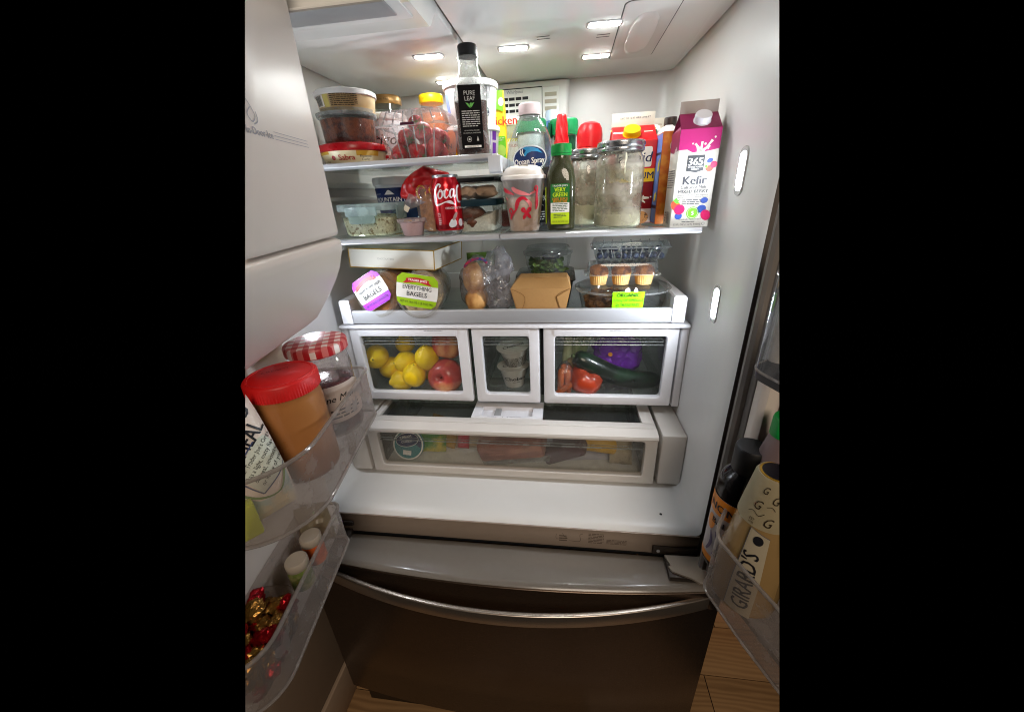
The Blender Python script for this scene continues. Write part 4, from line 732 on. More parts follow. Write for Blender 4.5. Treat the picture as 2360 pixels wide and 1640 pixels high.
ob('cord', tube([(.02, -.022, .12), (.018, -.025, .10), (.021, -.024, .08), (.019, -.025, .06)], .0022, 6), mat('cord_orange', '#d39a3a', .6), j2)
j1 = mason('large mason jar with milk in the bottom and milky streaks at the shelf edge', (.239, .240, Z2), .046, .167, .028, 0, JC)
dec('milk_streak', [('s', [(.004, .142, .002), (.005, .132, .0035), (.0035, .122, .002), (.004, .112, .0032), (.004, .104, .001)])], cyl(.0455), mat('milk_cream', '', 0), j1, .0002)
dec('volume_ridge', [('r', -.06, .0400, .06, .0412)], cyl(.0463), RIM, j1)
# gable-top cartons
def carton(name, label, loc, rz, w, d, h, hg, hf, mb, mt, mf, mc, cr_=.0125, group=None, capx=0, caph=.018):
    t = thing(name, label, 'carton', loc, rz, group)
    b_ = ob('carton_body', box(-w / 2, w / 2, -d / 2, d / 2, 0, h, .0012), mb, t)
    g = .0012
    gb = ob('gable', ([(-w / 2, -d / 2, h), (w / 2, -d / 2, h), (w / 2, d / 2, h), (-w / 2, d / 2, h), (-w / 2 + .002, -g, h + hg), (w / 2 - .002, -g, h + hg), (w / 2 - .002, g, h + hg), (-w / 2 + .002, g, h + hg), (-w / 2 + .013, 0, h + hg * .55), (w / 2 - .013, 0, h + hg * .55)], [(0, 1, 5, 4), (2, 3, 7, 6), (0, 4, 8), (4, 7, 8), (7, 3, 8), (3, 0, 8), (1, 9, 5), (5, 9, 6), (6, 9, 2), (2, 9, 1)]), mt, t, smooth=False)
    ob('fin', box(-w / 2 + .002, w / 2 - .002, -g, g, h + hg - .001, h + hg + hf, .0006), mf, t)
    a = math.atan2(hg, d / 2)
    if mc: ob('cap', join(lid_ribbed(cr_, caph, 40, .02), lathe([(cr_ * 1.1, -.002), (cr_ * 1.1, .0018)], 40)), mc, t, (capx, -d * .26, h + hg * .46), (a, 0, 0))
    return t, b_, gb
LR = mat('lactaid_red', '#cc1a20', .35)
t, b_, gb = carton('creamer_carton', 'red gable-top milk carton with yellow cap behind the large mason jar', (.2745, .345, Z2), -.03, .090, .085, .170, .034, .026, mat('carton_darkred', '#8c1418', .35), LR, CREAMP, YELP, .0165, capx=-.004, caph=.013); t.scale = (1, 1, .925)
sf = flat(-.0425)
dec('upper_red', [('r', -.045, .10, .045, .1698)], sf, LR, b_, .0003)
dec('white_panel', [('r', -.036, .118, .037, .158, .004)], sf, CREAMP, b_)
dec('brand_lettering', [('t', 'lactaid', .0, .128, .0285, dict(shear=.18, bold=.015))], sf, mat('lactaid_navy', '#16204a', .45), b_, .0008)
dec('yellow_band', [('r', -.0448, .088, .0448, .1145)], sf, mat('band_yellow', '#f0c010', .4), b_)
dec('band_lettering', [('t', 'PREMIUM', .004, .0945, .0195, dict(bold=.02))], sf, mat('lactaid_navy', '', 0), b_, .0008)
dec('splash_print', [('s', [(.02, .05, .004), (.027, .054, .006), (.038, .054, .003)]), ('s', [(.024, .052, .004), (.027, .06, .002)]), ('s', [(.024, .05, .005), (.031, .044, .002)]), ('e', .0415, .056, .0015, .0015)], sf, CREAMP, b_, .0005)
dec('cookie_panel', [('r', -.0448, .002, .0448, .031)], sf, mat('panel_greige', '#b9a59a', .4), b_, .0004)
dec('cookie_print', [('e', .024, .012, .016, .014)], sf, mat('cookie', '#a8703a', .6, var=.3, c2='#4a2a14', c2sc=160, c2lo=.54, c2hi=.58), b_, .0009)
gs = lambda u, v_, o: (u, -.0425 + v_ * .78 - o * .62, .170 + v_ * .62 + o * .78)
dec('gable_band', [('r', -.045, .038, .045, .044)], gs, mat('band_yellow', '', 0), gb, .0006); dec('gable_white', [('r', -.04, .029, -.018, .035), ('r', .021, .030, .038, .0335)], gs, CREAMP, gb, .0006)
dec('fin_lettering', [('t', 'DEC 20 12:37 HRB L198-RT', .004, .218, .0052)], flat(-.0012), GREYINK, t, .0005)
t, b_, gb = carton('kefir_carton', 'white and magenta gable-top kefir carton at the right end of the shelf', (.3620, .206, Z2), -.05, .0705, .070, .178, .030, .021, mat('kefir_white', '#c8c6be', .4), mat('kefir_magenta_shaded', '#7a1446', .4), mat('kefir_fin', '#a39a96', .5), mat('cap_translucent', '#c9c7cd', .35), .0140, capx=.003, caph=.014); t.scale = (.93, .95, .885)  # gable colour is the magenta with its shadow mixed in
MAG = mat('kefir_magenta', '#a8126a', .4); sf = flat(-.035)
dec('magenta_top', [('p', [(-.0352, .143), (-.020, .1435), (-.012, .139), (-.008, .1375), (-.005, .1385), (.010, .1385), (.018, .1395), (.026, .141), (.0352, .143), (.0352, .1779), (-.0352, .1779)])], sf, MAG, b_)
dec('milk_splash', [('s', [(.001, .135, .010), (0, .142, .007), (-.004, .149, .0035), (-.0075, .1525, .004)]), ('s', [(.003, .139, .006), (.004, .148, .0035), (.0045, .1555, .004)]), ('s', [(.005, .138, .007), (.012, .1445, .0035), (.017, .1435, .0035)]), ('s', [(.011, .143, .004), (.017, .151, .003), (.0215, .1575, .005)]), ('e', .010, .1515, .002, .002), ('e', -.0115, .153, .0016, .0016), ('e', .0255, .162, .0016, .0018), ('e', .017, .147, .002, .0016)], sf, mat('kefir_white', '', 0), b_, .0008)
dec('brand_badge', [('p', [(-.0175, .106), (0, .1025), (.0125, .106), (.0125, .133), (-.0175, .133)])], sf, mat('badge_slate', '#33373c', .45), b_)
dec('badge_lettering', [('t', '365', -.0025, .1155, .0185, dict(bold=.03)), ('t', 'WHOLE FOODS', -.0025, .1112, .0036, dict(bold=.02)), ('t', 'MARKET', -.0025, .1072, .0036, dict(bold=.02))], sf, WINK, b_, .0008)
dec('title_lettering', [('t', 'Kefir', -.0005, .0815, .0215, dict(bold=.045))], sf, mat('kefir_ink', '#3c3e46', .5), b_)
dec('subtitle_lettering', [('t', 'Strawberry, Blueberry and Raspberry', -.0005, .0608, .0037), ('t', 'Flavored with Other Natural Flavors', -.0005, .0570, .0037), ('l', -.018, .0435, .018, .0545, 3), ('t', 'Grade A | Pasteurized', .0, .0145, .0046), ('l', -.014, .0095, .014, .0125, 1), ('t', '32 FL OZ (1 QT) 946mL', -.004, .0042, .005), ring(.026, .0065, .0025, .0025, .0006)], sf, mat('kefir_ink', '#4a4c52', .5), b_)
dec('milk_lettering', [('t', 'Cultured Milk', -.0005, .0735, .0082, dict(bold=.02))], sf, mat('kefir_ink', '', 0), b_)
dec('flavour_lettering', [('t', 'MIXED BERRY', -.0005, .0655, .0088, dict(bold=.03))], sf, mat('kefir_ink', '', 0), b_)
dec('seal_green', [('e', .004, .028, .0115, .0118)], sf, mat('seal_lime', '#6fb52c', .45), b_); dec('seal_lettering', [('t', '5', .004, .024, .0105, dict(bold=.03)), ring(.004, .028, .0095, .0098, .0005)], sf, WINK, b_, .0009)
bl = mat('blueberry_ink', '#2a4a9c', .45, var=.15, sc=120); rb = mat('raspberry_ink', '#c4145c', .45, var=.2, sc=200); sw = mat('strawberry_ink', '#d9482e', .45, var=.15, sc=200)
dec('blueberry_print', [('e', .022, .1225, .0052, .004, .4), ('e', .022, .051, .0068, .0055, .1), ('e', .019, .035, .0085, .0075, .3), ('e', -.0215, .0225, .0068, .0065)], sf, bl, b_)
dec('raspberry_print', [('e', -.021, .035, .0098, .0095), ('e', .028, .023, .0085, .0105, .5), ('e', .0295, .115, .006, .006)], sf, rb, b_, .0008)
dec('strawberry_print', [('e', .0225, .1085, .0065, .0052), ('e', -.029, .043, .008, .010, .5)], sf, sw, b_, .0006)
dec('leaf_print', [('p', [(-.034, .052), (-.028, .058), (-.026, .053), (-.0215, .0545), (-.0255, .0495), (-.020, .047), (-.028, .0465)]), ('p', [(.0135, .1125), (.0165, .1155), (.0195, .1125), (.018, .1095)])], sf, mat('leaf_ink', '#5fb53a', .5), b_, .0010)
sl_ = sideL(-.03525, 0)
dec('side_print', [('l', -.028, .075, .028, .110, 8), ('bar', -.006, .006, .02, .03), ('l', -.022, .008, -.012, .03, 4)], sl_, mat('kefir_ink', '', 0), b_)
dec('side_magenta', [('p', [(-.035, .146), (-.02, .142), (0, .140), (.02, .142), (.035, .143), (.035, .1779), (-.035, .1779)])], sl_, mat('kefir_magenta_shaded', '', 0), b_)  # side face painted in the same shadow-darkened magenta
dec('side_splash', [('s', [(.01, .138, .006), (.012, .147, .003)]), ('s', [(.016, .138, .006), (.022, .15, .003)])], sl_, mat('kefir_white', '', 0), b_, .0008)
# bottles and cans at the back
t = thing('whipped_cream_can', 'white spray can with twisted red nozzle cap at the back', 'spray can', (.1265, .425, Z2))
ob('can_body', lathe([(.0255, 0), (.0265, .003), (.0265, .135), (.0255, .140)], 44), mat('can_scarlet', '#c4202a', .35), t)
ob('can_shoulder', lathe([(.0258, .1395), (.0262, .143), (.025, .160), (.019, .172), (.012, .1745)], 44), WHITE, t)
dec('can_lettering', [('t', 'whipped', 0, .155, .007)], cyl(.0262), mat('seal_slate', '', 0), t)
tw = []
for i in range(15):
    z = .1735 + i * .0040; r_ = .0165 - .0055 * i / 14; R_ = []
    for k in range(48):
        a = 2 * PI * k / 48; R_.append((r_ * (1 + .07 * math.cos(6 * (a + i * .12))) * math.cos(a), r_ * (1 + .07 * math.cos(6 * (a + i * .12))) * math.sin(a), z))
    tw.append(R_)
tw.append([(p[0] * .8, p[1] * .8, p[2] + .0025) for p in tw[-1]]); ob('twisted_cap', loft(tw), REDP, t, ang=60)
t = thing('red_capped_can', 'can with smooth domed red cap behind the smaller mason jar', 'spray can', (.190, .41, Z2))
ob('can_body', lathe([(.027, 0), (.0278, .003), (.0278, .137), (.0265, .14)], 44), WHITE, t)
ob('cap_skirt', lathe([(.0282, .135), (.0285, .1365), (.0285, .158), (.028, .1588)], 48), mat('cap_vermilion', '#d42a10', .35), t)
ob('cap', lathe([(.0280, .159), (.0288, .160), (.0288, .185), (.027, .197), (.022, .206), (.013, .210), (.0001, .211)], 48), REDP, t)
t = thing('green_lid_jar', 'jar with flat green lid mostly hidden behind the juice bottle', 'jar', (.052, .470, Z2))
ob('jar_body', lathe([(.032, 0), (.034, .003), (.034, .19), (.031, .205)], 40), mat('grated_cheese', '#b9c4bc', .5, var=.2, sc=60), t); ob('lid', lid_ribbed(.036, .028, 50, .02), mat('lid_forest', '#128048', .4), t, (0, 0, .204)); ob('label', box(-.009, .009, -.0365, -.0345, .135, .16, .001), mat('label_pinegreen', '#1f6b4a', .5), t)
t = thing('cheese_canister', 'canister with ribbed green lid and dark green label behind the red nozzle can', 'canister', (.131, .478, Z2), .2)
ob('canister_body', lathe([(.029, 0), (.030, .003), (.030, .195)], 40), mat('grated_cheese', '', 0), t); ob('lid', lid_ribbed(.0338, .034, 34, .03), mat('lid_forest', '', 0), t, (0, 0, .195))
cl_ = cyl(.0303); dec('label', [('r', -.032, .13, .032, .193)], cl_, mat('label_pinegreen2', '#0f4a30', .45), t); dec('label_lettering', [('t', 'BIRD', -.020, .176, .013), ('t', 'GRATED', -.016, .164, .009)], cl_, WINK, t, .001)
ob('label_flap', box(-.001, .001, -.018, .018, 0, .03, .0005), MATS['label_pinegreen2'], t, (-.0335, -.014, .190), (0, 0, -.5))
t = thing('blue_cap_bottle', 'slim bottle with pale blue cap against the air vent', 'bottle', (.103, .507, Z2))
ob('bottle_body', lathe([(.022, 0), (.023, .003), (.023, .19), (.019, .21), (.0155, .222), (.0155, .236)], 36), mat('bottle_blue', '#4a7ac0', .3), t); ob('cap', lid_ribbed(.0168, .022, 34, .02), mat('cap_paleblue', '#b4c4dc', .4), t, (0, 0, .232))
t = thing('relish_jar', 'jar with white lid and yellow zigzag label behind the juice bottle', 'jar', (.003, .505, Z2))
ob('jar_body', lathe([(.028, 0), (.0305, .003), (.0305, .20), (.028, .218), (.0275, .232)], 40), mat('relish_olive', '#8a8f6a', .3, var=.2, sc=50, c2='#a7ac92', c2sc=30), t); ob('lid', lathe([(.0295, .226), (.0305, .228), (.0305, .242), (.029, .245), (.0001, .245)], 44), WHITE, t)
rl = cyl(.0308); dec('label', [('r', -.03, .105, .03, .197)], rl, CREAMP, t); dec('label_zigzag', [('p', [(-.03 + k * .006, .19), (-.026 + k * .006, .197), (-.0225 + k * .006, .197), (-.0265 + k * .006, .19)]) for k in range(10)] + [('r', -.03, .195, .03, .197)], rl, mat('zigzag_yellow', '#d8d020', .45), t, .001); dec('label_lettering', [('t', 'RELISH', .004, .178, .009)], rl, mat('label_rust', '#b84030', .5), t, .001); dec('label_round', [('e', .016, .155, .008, .008)], rl, mat('leaf_ink', '', 0), t, .001)
# cartons between creamer and kefir
t = thing('snack_carton', 'narrow carton with orange front and blue side squeezed beside the kefir', 'carton', (.3325, .300, Z2), -.02)
b_ = ob('carton_body', box(-.013, .013, -.042, .042, 0, .166, .0012), mat('card_orange', '#c8641a', .45, var=.2, sc=40, c2='#d98a2c', c2sc=50), t)
ob('sloped_top', loft([rr(.026, .084, .0012, 2, .166), rr(.012, .05, .0012, 2, .178)]), WHITE, t); ob('cap', lid_ribbed(.0115, .014, 30, .02), mat('cap_darkbrown', '#2c1c18', .4), t, (.004, -.010, .178))
sl_ = sideL(-.013, 0); dec('side_blue', [('r', -.0415, .002, .0415, .164)], sl_, mat('side_periwinkle', '#5d7cc0', .45), b_)
dec('side_dark', [('r', -.042, .001, -.018, .165), ('r', -.02, .030, .041, .036), ('r', -.02, .128, .041, .132)], sl_, mat('side_navy', '#161c30', .45), b_, .0009)
dec('side_yellow', [('p', [(.012, .042), (.030, .046), (.034, .062), (.016, .058)]), ('p', [(.024, .098), (.038, .1), (.036, .122), (.022, .112)])], sl_, mat('side_lemon', '#d8c43a', .45), b_, .0011)
dec('front_oval', [('e', .006, .142, .005, .008)], flat(-.042), CREAMP, b_, .0008)
t, b_, gb = carton('cream_carton', 'pale carton with white screw cap standing behind the orange carton', (.335, .455, Z2), 0, .07, .07, .165, .03, .02, mat('carton_sage', '#a9b59c', .45), CREAMP, CREAMP, WHITE, .013)
dec('fin_lettering', [('t', 'USE BY FEB 02 2026', 0, .2, .005)], flat(-.0012), mat('stamp_brown', '#9a8a78', .5), t)
t = thing('green_cap_bottle', 'bottle with dark green cap between the red carton and pale carton', 'bottle', (.318, .395, Z2))
ob('bottle_body', lathe([(.017, 0), (.018, .003), (.018, .15), (.013, .165)], 32), mat('oil_green', '#6d6a40', .25), t); ob('cap', lathe([(.0165, .160), (.0175, .162), (.0175, .182), (.016, .185), (.0001, .185)], 40), mat('lid_forest2', '#0f5c34', .35), t)
# ================================================================== pantry tray
A = Vec((-.1586, .240, 1.2715)); B = Vec((-.378, .268, 1.2795)); Cc = Vec((-.128, .372, 1.276)); Hh = Vec((.003, .002, .043)); Dd = B + Cc - A
t = thing('gift_box', 'flat white cardboard box with gold edges lying across the bagel bags', 'box', A)
pts = [A, B, Dd, Cc]; loc = [p - A for p in pts]; bw = [tuple(p) for p in loc] + [tuple(p + Hh) for p in loc]
bmx = ob('box_body', (bw, [(0, 1, 2, 3), (7, 6, 5, 4), (0, 4, 5, 1), (3, 7, 4, 0), (2, 6, 7, 3), (1, 5, 6, 2)]), mat('box_white', '#d9d6cc', .42, var=.05, sc=14, bump=.1, bsc=20), t, smooth=False)
GE = mat('gold_edge', '#9c7a1c', .4, me=.3)
for (i, j) in ((0, 1), (0, 3), (0, 4), (4, 5), (4, 7), (1, 5), (3, 7)): ob('gold_edge', tube([bw[i], bw[j]], .0013, 6), GE, bmx)
ux = (B - A).normalized(); nf = ux.cross(Hh.normalized()).normalized()
if nf.y > 0: nf = -nf
Af = Vec(bw[1])
dec('box_lettering', [('t', 'CHOCOLATIERS', .098, .0195, .006)], lambda u, v_, o: tuple(Af - ux * u + Hh.normalized() * v_ + nf * o), mat('pale_grey_ink', '#a3a29c', .5), bmx)
def bagels(label, loc, rz, col, col2, seed, R, wl, bands, lr, texts, ln=.17):
    t = thing('bagel_bag', label, 'bagels', loc, rz, 'bags of bagels'); t.scale = (1.06, 1, 1.06)
    for k in range(4):
        y = -.07 + k * .037 + .018; ob('bagel', blob(R * .93, .06, 2.2, 3, 1, .46, 1, seed + k), mat(col[0], col[1], .6, var=.2, sc=60, bump=.5, bsc=120, c2=col2, c2sc=40), t, (0, y, R))
    rg = []
    for (y, q) in ((-.078, .80), (-.0765, .93), (-.070, .99), (-.045, 1.02), (-.02, 1.0), (.01, 1.03), (.04, 1.0), (.066, .95), (.078, .6), (.09, .25), (.105, .3)):
        rg.append([((R * q * (1 + .03 * mnoise.noise(Vec((math.cos(a) * 2, math.sin(a) * 2, y * 40 + seed))))) * math.cos(a) * 1.02, y, R * 1.0 + (R * q * (1 + .03 * mnoise.noise(Vec((math.cos(a) * 2, math.sin(a) * 2, y * 40 + seed + 5))))) * math.sin(a)) for a in [2 * PI * i / 40 for i in range(40)]])
    w = ob('wrapper', loft(rg, False, True), clear('bagel_wrap', '#f6f4f0', .14, .10, '#dcd8d0', bump=.35, bsc=45, refl=1.6), t)
    c, s = math.cos(lr), math.sin(lr)
    sf = lambda u, v_, o: (c * u - s * v_, -.0835 - o + .5 * (u * u + v_ * v_), R + .014 + s * u + c * v_); sf.cut = 1; sf.cutv = .006
    lb = dec('label', [('r', -wl / 2, -.034, wl / 2, .036, .024)], sf, mat('label_offwhite', '#dddbd6', .35), t, .0006)
    for (nm, m_, prims) in texts: dec(nm, prims, sf, m_, lb, .0012 if 'band' in nm else .0018)
    return t
PU = mat('label_purple', '#9a2cc0', .4); LG = mat('label_lime', '#93b81a', .4); BR = mat('label_banner', '#b4202c', .4)
bagels('cinnamon raisin bagel bag with tilted purple and white label', (-.284, .278, Z3 + .004), -.16, ('bagel_cinnamon', '#b07a4a'), '#8a5a34', 3, .049, .084, None, .48,
       [('upper_band', PU, [('p', [(-.042, .018), (-.04, .026), (-.030, .0355), (.030, .0355), (.04, .026), (.042, .018), (.0, .0225)])]), ('lower_band', PU, [('p', [(-.041, -.015), (.041, -.015), (.040, -.025), (.030, -.0335), (-.030, -.0335), (-.040, -.025)])]),
        ('banner', BR, [('s', [(-.03, .0195, .008), (0, .0255, .008), (.022, .0225, .009)]), ('p', [(-.036, .014), (-.026, .016), (-.028, .024)]), ('p', [(.028, .026), (.018, .018), (.030, .017)])]),
        ('lettering', INK, [('t', 'CINNAMON SWIRL RAISIN', 0, .0055, .0095, dict(sx=.62, bold=.02)), ('t', 'BAGELS', 0, -.0095, .0150, dict(bold=.02, sx=1.05)), ('t', 'NET WT. 20 OZ (1 LB 4 OZ) 570g', 0, -.0255, .0072, dict(sx=.62))])])
bagels('everything bagel bag with lime green and white label', (-.197, .272, Z3 + .004), .12, ('bagel_everything', '#b59a70'), '#6a5a40', 9, .049, .086, None, -.20,
       [('upper_band', LG, [('p', [(-.043, .014), (-.042, .026), (-.032, .0355), (.032, .0355), (.042, .026), (.043, .014)])]), ('lower_band', LG, [('p', [(-.042, -.0165), (.042, -.0165), (.040, -.026), (.031, -.0335), (-.031, -.0335), (-.040, -.026)])]),
        ('banner', BR, [('s', [(-.023, .021, .009), (0, .0245, .0095), (.023, .021, .009)]), ('p', [(-.030, .015), (-.019, .017), (-.021, .024)]), ('p', [(.030, .015), (.019, .017), (.021, .024)])]),
        ('banner_lettering', WINK, [('t', "TRADER JOE'S", 0, .0212, .0062, dict(bold=.03))]),
        ('lettering', INK, [('t', 'EVERYTHING', 0, .0035, .0125, dict(bold=.01, sx=.82)), ('t', 'BAGELS', 0, -.0105, .0140, dict(bold=.02, sx=.9)), ('t', 'NET WT. 19.05 OZ (1 LB 3 OZ) 540g', 0, -.0265, .0070, dict(sx=.62))])])
t = thing('roll_bag', 'crumpled clear plastic bag holding tan bread rolls on the tray', 'bread bag', (-.046, .285, Z3))
RB = mat('roll_tan', '#a8713a', .6, var=.25, sc=60, c2='#c99a5c', c2sc=24, bump=.5)
ob('roll', blob(.038, .18, 1.6, 3, .66, .8, 1.05, 2), RB, t, (-.030, -.012, .078), (0, -.12, 0)); ob('roll', blob(.038, .18, 1.6, 3, .72, .85, .82, 5), RB, t, (-.026, -.020, .032), (0, .2, 0))
def crumple(v_, k, amp, seed): return [tuple(Vec(p) * (1 + amp * (mnoise.noise(Vec(p) * k + Vec((seed, 0, 0))) + .6 * mnoise.noise(Vec(p) * k * 2.2 + Vec((0, seed, 0)))))) for p in v_]
v_, f_ = blob(.058, .05, 1.2, 4, .80, .75, 1.12, 7); ob('clear_bag', (crumple(v_, 48, .14, 2), f_), clear('roll_bag', '#f4f4f6', .16, .12, '#d8d8de', bump=.9, bsc=70, refl=2.2), t, (-.022, -.004, .064), ang=18)
v_, f_ = blob(.046, .05, 1.2, 4, .85, .6, 1.15, 11); ob('bag_folds', (crumple(v_, 55, .24, 6), f_), clear('bag_fold', '#f0f0f4', .30, .14, '#c9c9d2', bump=.9, bsc=60, refl=2.2), t, (.020, .004, .092), (0, .5, 0), ang=18)
v_, f_ = blob(.04, .05, 1.2, 4, .95, .6, .95, 13); ob('bag_folds', (crumple(v_, 55, .22, 9), f_), MATS['bag_fold'], t, (.030, -.022, .040), (0, -.3, 0), ang=18)
ob('red_tie', tube([(-.022 + .026 * math.cos(a), -.02 - .012 * math.sin(a), .116 + .012 * math.sin(a * 1.3)) for a in [k * .3 for k in range(11)]], .003, 6), mat('tie_red', '#b8344a', .5, c2='#2c3f7a', c2sc=90), t)
t = thing('lettuce_packet', 'green printed packet showing behind the crumpled bread roll bag', 'packet', (-.078, .375, Z3), .1)
ob('packet_body', pillow_mesh(pillow(lambda b: (0, .036), .125, .016, .005, 30, seed=2), 14), mat('packet_leafgreen', '#5d7a1e', .4, var=.3, sc=25, c2='#3a5212', c2sc=20), t)
# kraft takeout box
t = thing('takeout_box', 'brown kraft paper takeout box with folded flaps on the tray', 'takeout box', (.083, .270, Z3), .0)
KR = mat('kraft_paper', '#a8804e', .7, var=.06, sc=200, bump=.15, bsc=300)
wb, wt_, db_, dt, h = .053, .066, .040, .052, .066
V = [(-wb, -db_, 0), (wb, -db_, 0), (wb, db_, 0), (-wb, db_, 0), (-wt_, -dt, h), (wt_, -dt, h), (wt_, dt, h), (-wt_, dt, h), (-wt_ + .016, -.018, h + .017), (wt_ - .008, -.018, h + .017), (wt_ - .008, .03, h + .017), (-wt_ + .016, .03, h + .017)]
kb = ob('box_body', (V, [(0, 3, 2, 1), (0, 1, 5, 4), (1, 2, 6, 5), (2, 3, 7, 6), (3, 0, 4, 7), (4, 5, 9, 8), (5, 6, 10, 9), (6, 7, 11, 10), (7, 4, 8, 11), (8, 9, 10, 11)]), KR, t, smooth=False)
def kf(u, v_, o): k = v_ / h; return (u, -(db_ + (dt - db_) * k) - o, v_)
for s in (-1, 1):
    P3 = [(s * (wb - .004), .001), (s * (wt_ - .001), h - .0005), (s * (wt_ - .030), h * .70)]
    ob('folded_flap', ([kf(*p, .0004) for p in P3] + [kf(P3[0][0], P3[0][1], .0012), kf(P3[1][0], P3[1][1], .0012), kf(P3[2][0], P3[2][1], .0022)], [(0, 1, 2), (3, 4, 5), (0, 3, 4, 1), (1, 4, 5, 2), (2, 5, 3, 0)]), KR, kb, smooth=False)
    dec('fold_line', [('s', [(P3[0][0], P3[0][1]), (P3[2][0] - s * .0012, P3[2][1]), (P3[1][0], P3[1][1])], .0007)], kf, mat('kraft_crease', '#5d4322', .8), kb, .0004)
ob('closing_tab', loft([[(p[0], p[1], z) for p in circ(.016, 0, 24, 2, 1, .5)] for z in (h + .0175, h + .0185)]), KR, kb, (0, -.016, 0))
t = thing('black_food_tray', 'black plastic food tray standing behind the kraft box', 'food tray', (.088, .385, Z3))
ob('tray_body', loft([rr(.12, .10, .012, 4, 0), rr(.14, .118, .014, 4, .055), rr(.15, .126, .016, 4, .0565), rr(.15, .126, .016, 4, .060)], True, False), BLACK, t); ob('lid', loft([rr(.148, .124, .016, 4, .0602), rr(.146, .122, .016, 4, .070), rr(.13, .10, .014, 4, .074)]), clear('smoke_lid', '#c4c8c8', .12, .05), t)
t = thing('salad_bowl', 'clear lidded bowl of leafy greens stacked above the kraft box', 'salad bowl', (.095, .355, Z3 + .0745))
ob('bowl_body', lathe([(.040, 0), (.046, .003), (.054, .022), (.057, .046)], 48, cap1=False), CLR, t); ob('bowl_lid', lathe([(.0595, .0455), (.0605, .0475), (.0605, .052), (.055, .056), (.050, .064), (.0001, .065)], 48), clear('bowl_lid', '#e2e6e6', .12, .05), t)
LV = mat('salad_green', '#3d5a24', .5, var=.35, sc=50, c2='#6d8a44', c2sc=30)
rnd = random.Random(3); vs, fs = [], []
for i in range(70):
    a, q = rnd.random() * 6.28, rnd.random() ** .5 * .046; c0 = Vec((q * math.cos(a), q * math.sin(a), .006 + rnd.random() * .026)); ax = Vec((rnd.uniform(-1, 1), rnd.uniform(-1, 1), rnd.uniform(-.6, .8))).normalized(); bx = ax.cross(Vec((rnd.random(), rnd.random(), 1))).normalized(); cx_ = ax.cross(bx); s_ = .007 + rnd.random() * .007; n = len(vs)
    for k in range(8):
        an = 2 * PI * k / 8; vs.append(tuple(c0 + bx * s_ * math.cos(an) * (1 + .2 * math.cos(3 * an)) + cx_ * s_ * .6 * math.sin(an) + ax * s_ * .3 * math.cos(2 * an)))
    fs.append(tuple(range(n, n + 8)))
lv = ob('salad_leaves', (vs, fs), LV, t, smooth=False); lv['kind'] = 'stuff'
ob('dressing_cup', lathe([(.018, 0), (.021, .014), (.0001, .0145)], 28), mat('cup_black', '#121214', .3), t, (.01, -.012, .036))
t = thing('granola_tub', 'wide oval clear tub of granola clusters with bright green organic label', 'food container', (.268, .300, Z3))
ob('tub_body', lathe([(.086, 0, 2.6), (.091, .003, 2.6), (.101, .046, 2.5)], 64, 2.6, 1, .76, True, False), clear('tub_clear', '#e3e7e7', .05, .04, refl=1.4), t); ob('tub_rim', lathe([(.101, .046, 2.5), (.107, .0465, 2.5), (.108, .050, 2.5), (.101, .0505, 2.5)], 64, 2.5, 1, .76, False, False), RIM, t); ob('tub_lid', lathe([(.1, .0505, 2.5), (.098, .0545, 2.5), (.094, .0565, 2.5), (.0001, .0565, 2.5)], 64, 2.5, 1, .76, False, True), clear('tub_lid', '#dfe4e4', .08, .04, refl=1.4), t)
GRN = mat('granola_brown', '#8a5a2c', .65, var=.35, sc=90, bump=1, bsc=130, c2='#4a2a14', c2sc=60); g0 = None
rnd = random.Random(5); gpos = [(-.068, -.03, .018), (-.05, -.046, .016), (-.036, -.05, .034), (-.06, -.035, .036), (-.026, -.05, .014), (-.05, -.02, .03), (-.03, -.03, .036), (-.07, 0, .02), (-.04, 0, .02), (-.008, -.042, .018), (-.012, -.03, .034), (-.055, .03, .02), (-.02, .02, .02)]
for i, p in enumerate(gpos):
    if i < 3: g0 = ob('granola_cluster', blob(.0165, .3, 2.6, 3, 1, 1, .9, i + 20), GRN, t, p, (i, i * 2, 0))
    else: sh('granola_cluster', g0, t, p, (i * 1.3, i * 2.1, i))
og = ob('organic_label', ([(-.034, 0, -.021), (.034, 0, -.021), (.036, -.001, .021), (-.034, -.001, .0205), (-.034, .001, -.021), (.034, .001, -.021), (.036, 0, .021), (-.034, 0, .0205)], [(0, 1, 2, 3), (7, 6, 5, 4), (0, 4, 5, 1), (1, 5, 6, 2), (2, 6, 7, 3), (3, 7, 4, 0)]), mat('label_neon', '#84e60a', .4), t, (.002, -.084, .0385), smooth=False); og.scale = (.95, 1, .86)
dec('label_lettering', [('t', 'ORGANIC', 0, .0085, .0125, dict(bold=.03, sx=.9, shear=.12)), ('t', '270mg OF OMEGA-3', .001, -.0035, .0095, dict(sx=.78, shear=.12)), ('t', '0g TRANS FATS', 0, -.0155, .0095, dict(sx=.8, shear=.12))], flat(-.0012), mat('label_darkgreen', '#1f3a08', .5), og, .0003)
dec('label_ears', [('p', [(-.008, .0205), (.004, .021), (.003, .029), (-.002, .031), (-.007, .027)]), ('p', [(.011, .021), (.021, .021), (.018, .030), (.0145, .031)])], flat(-.0008), WINK, og)
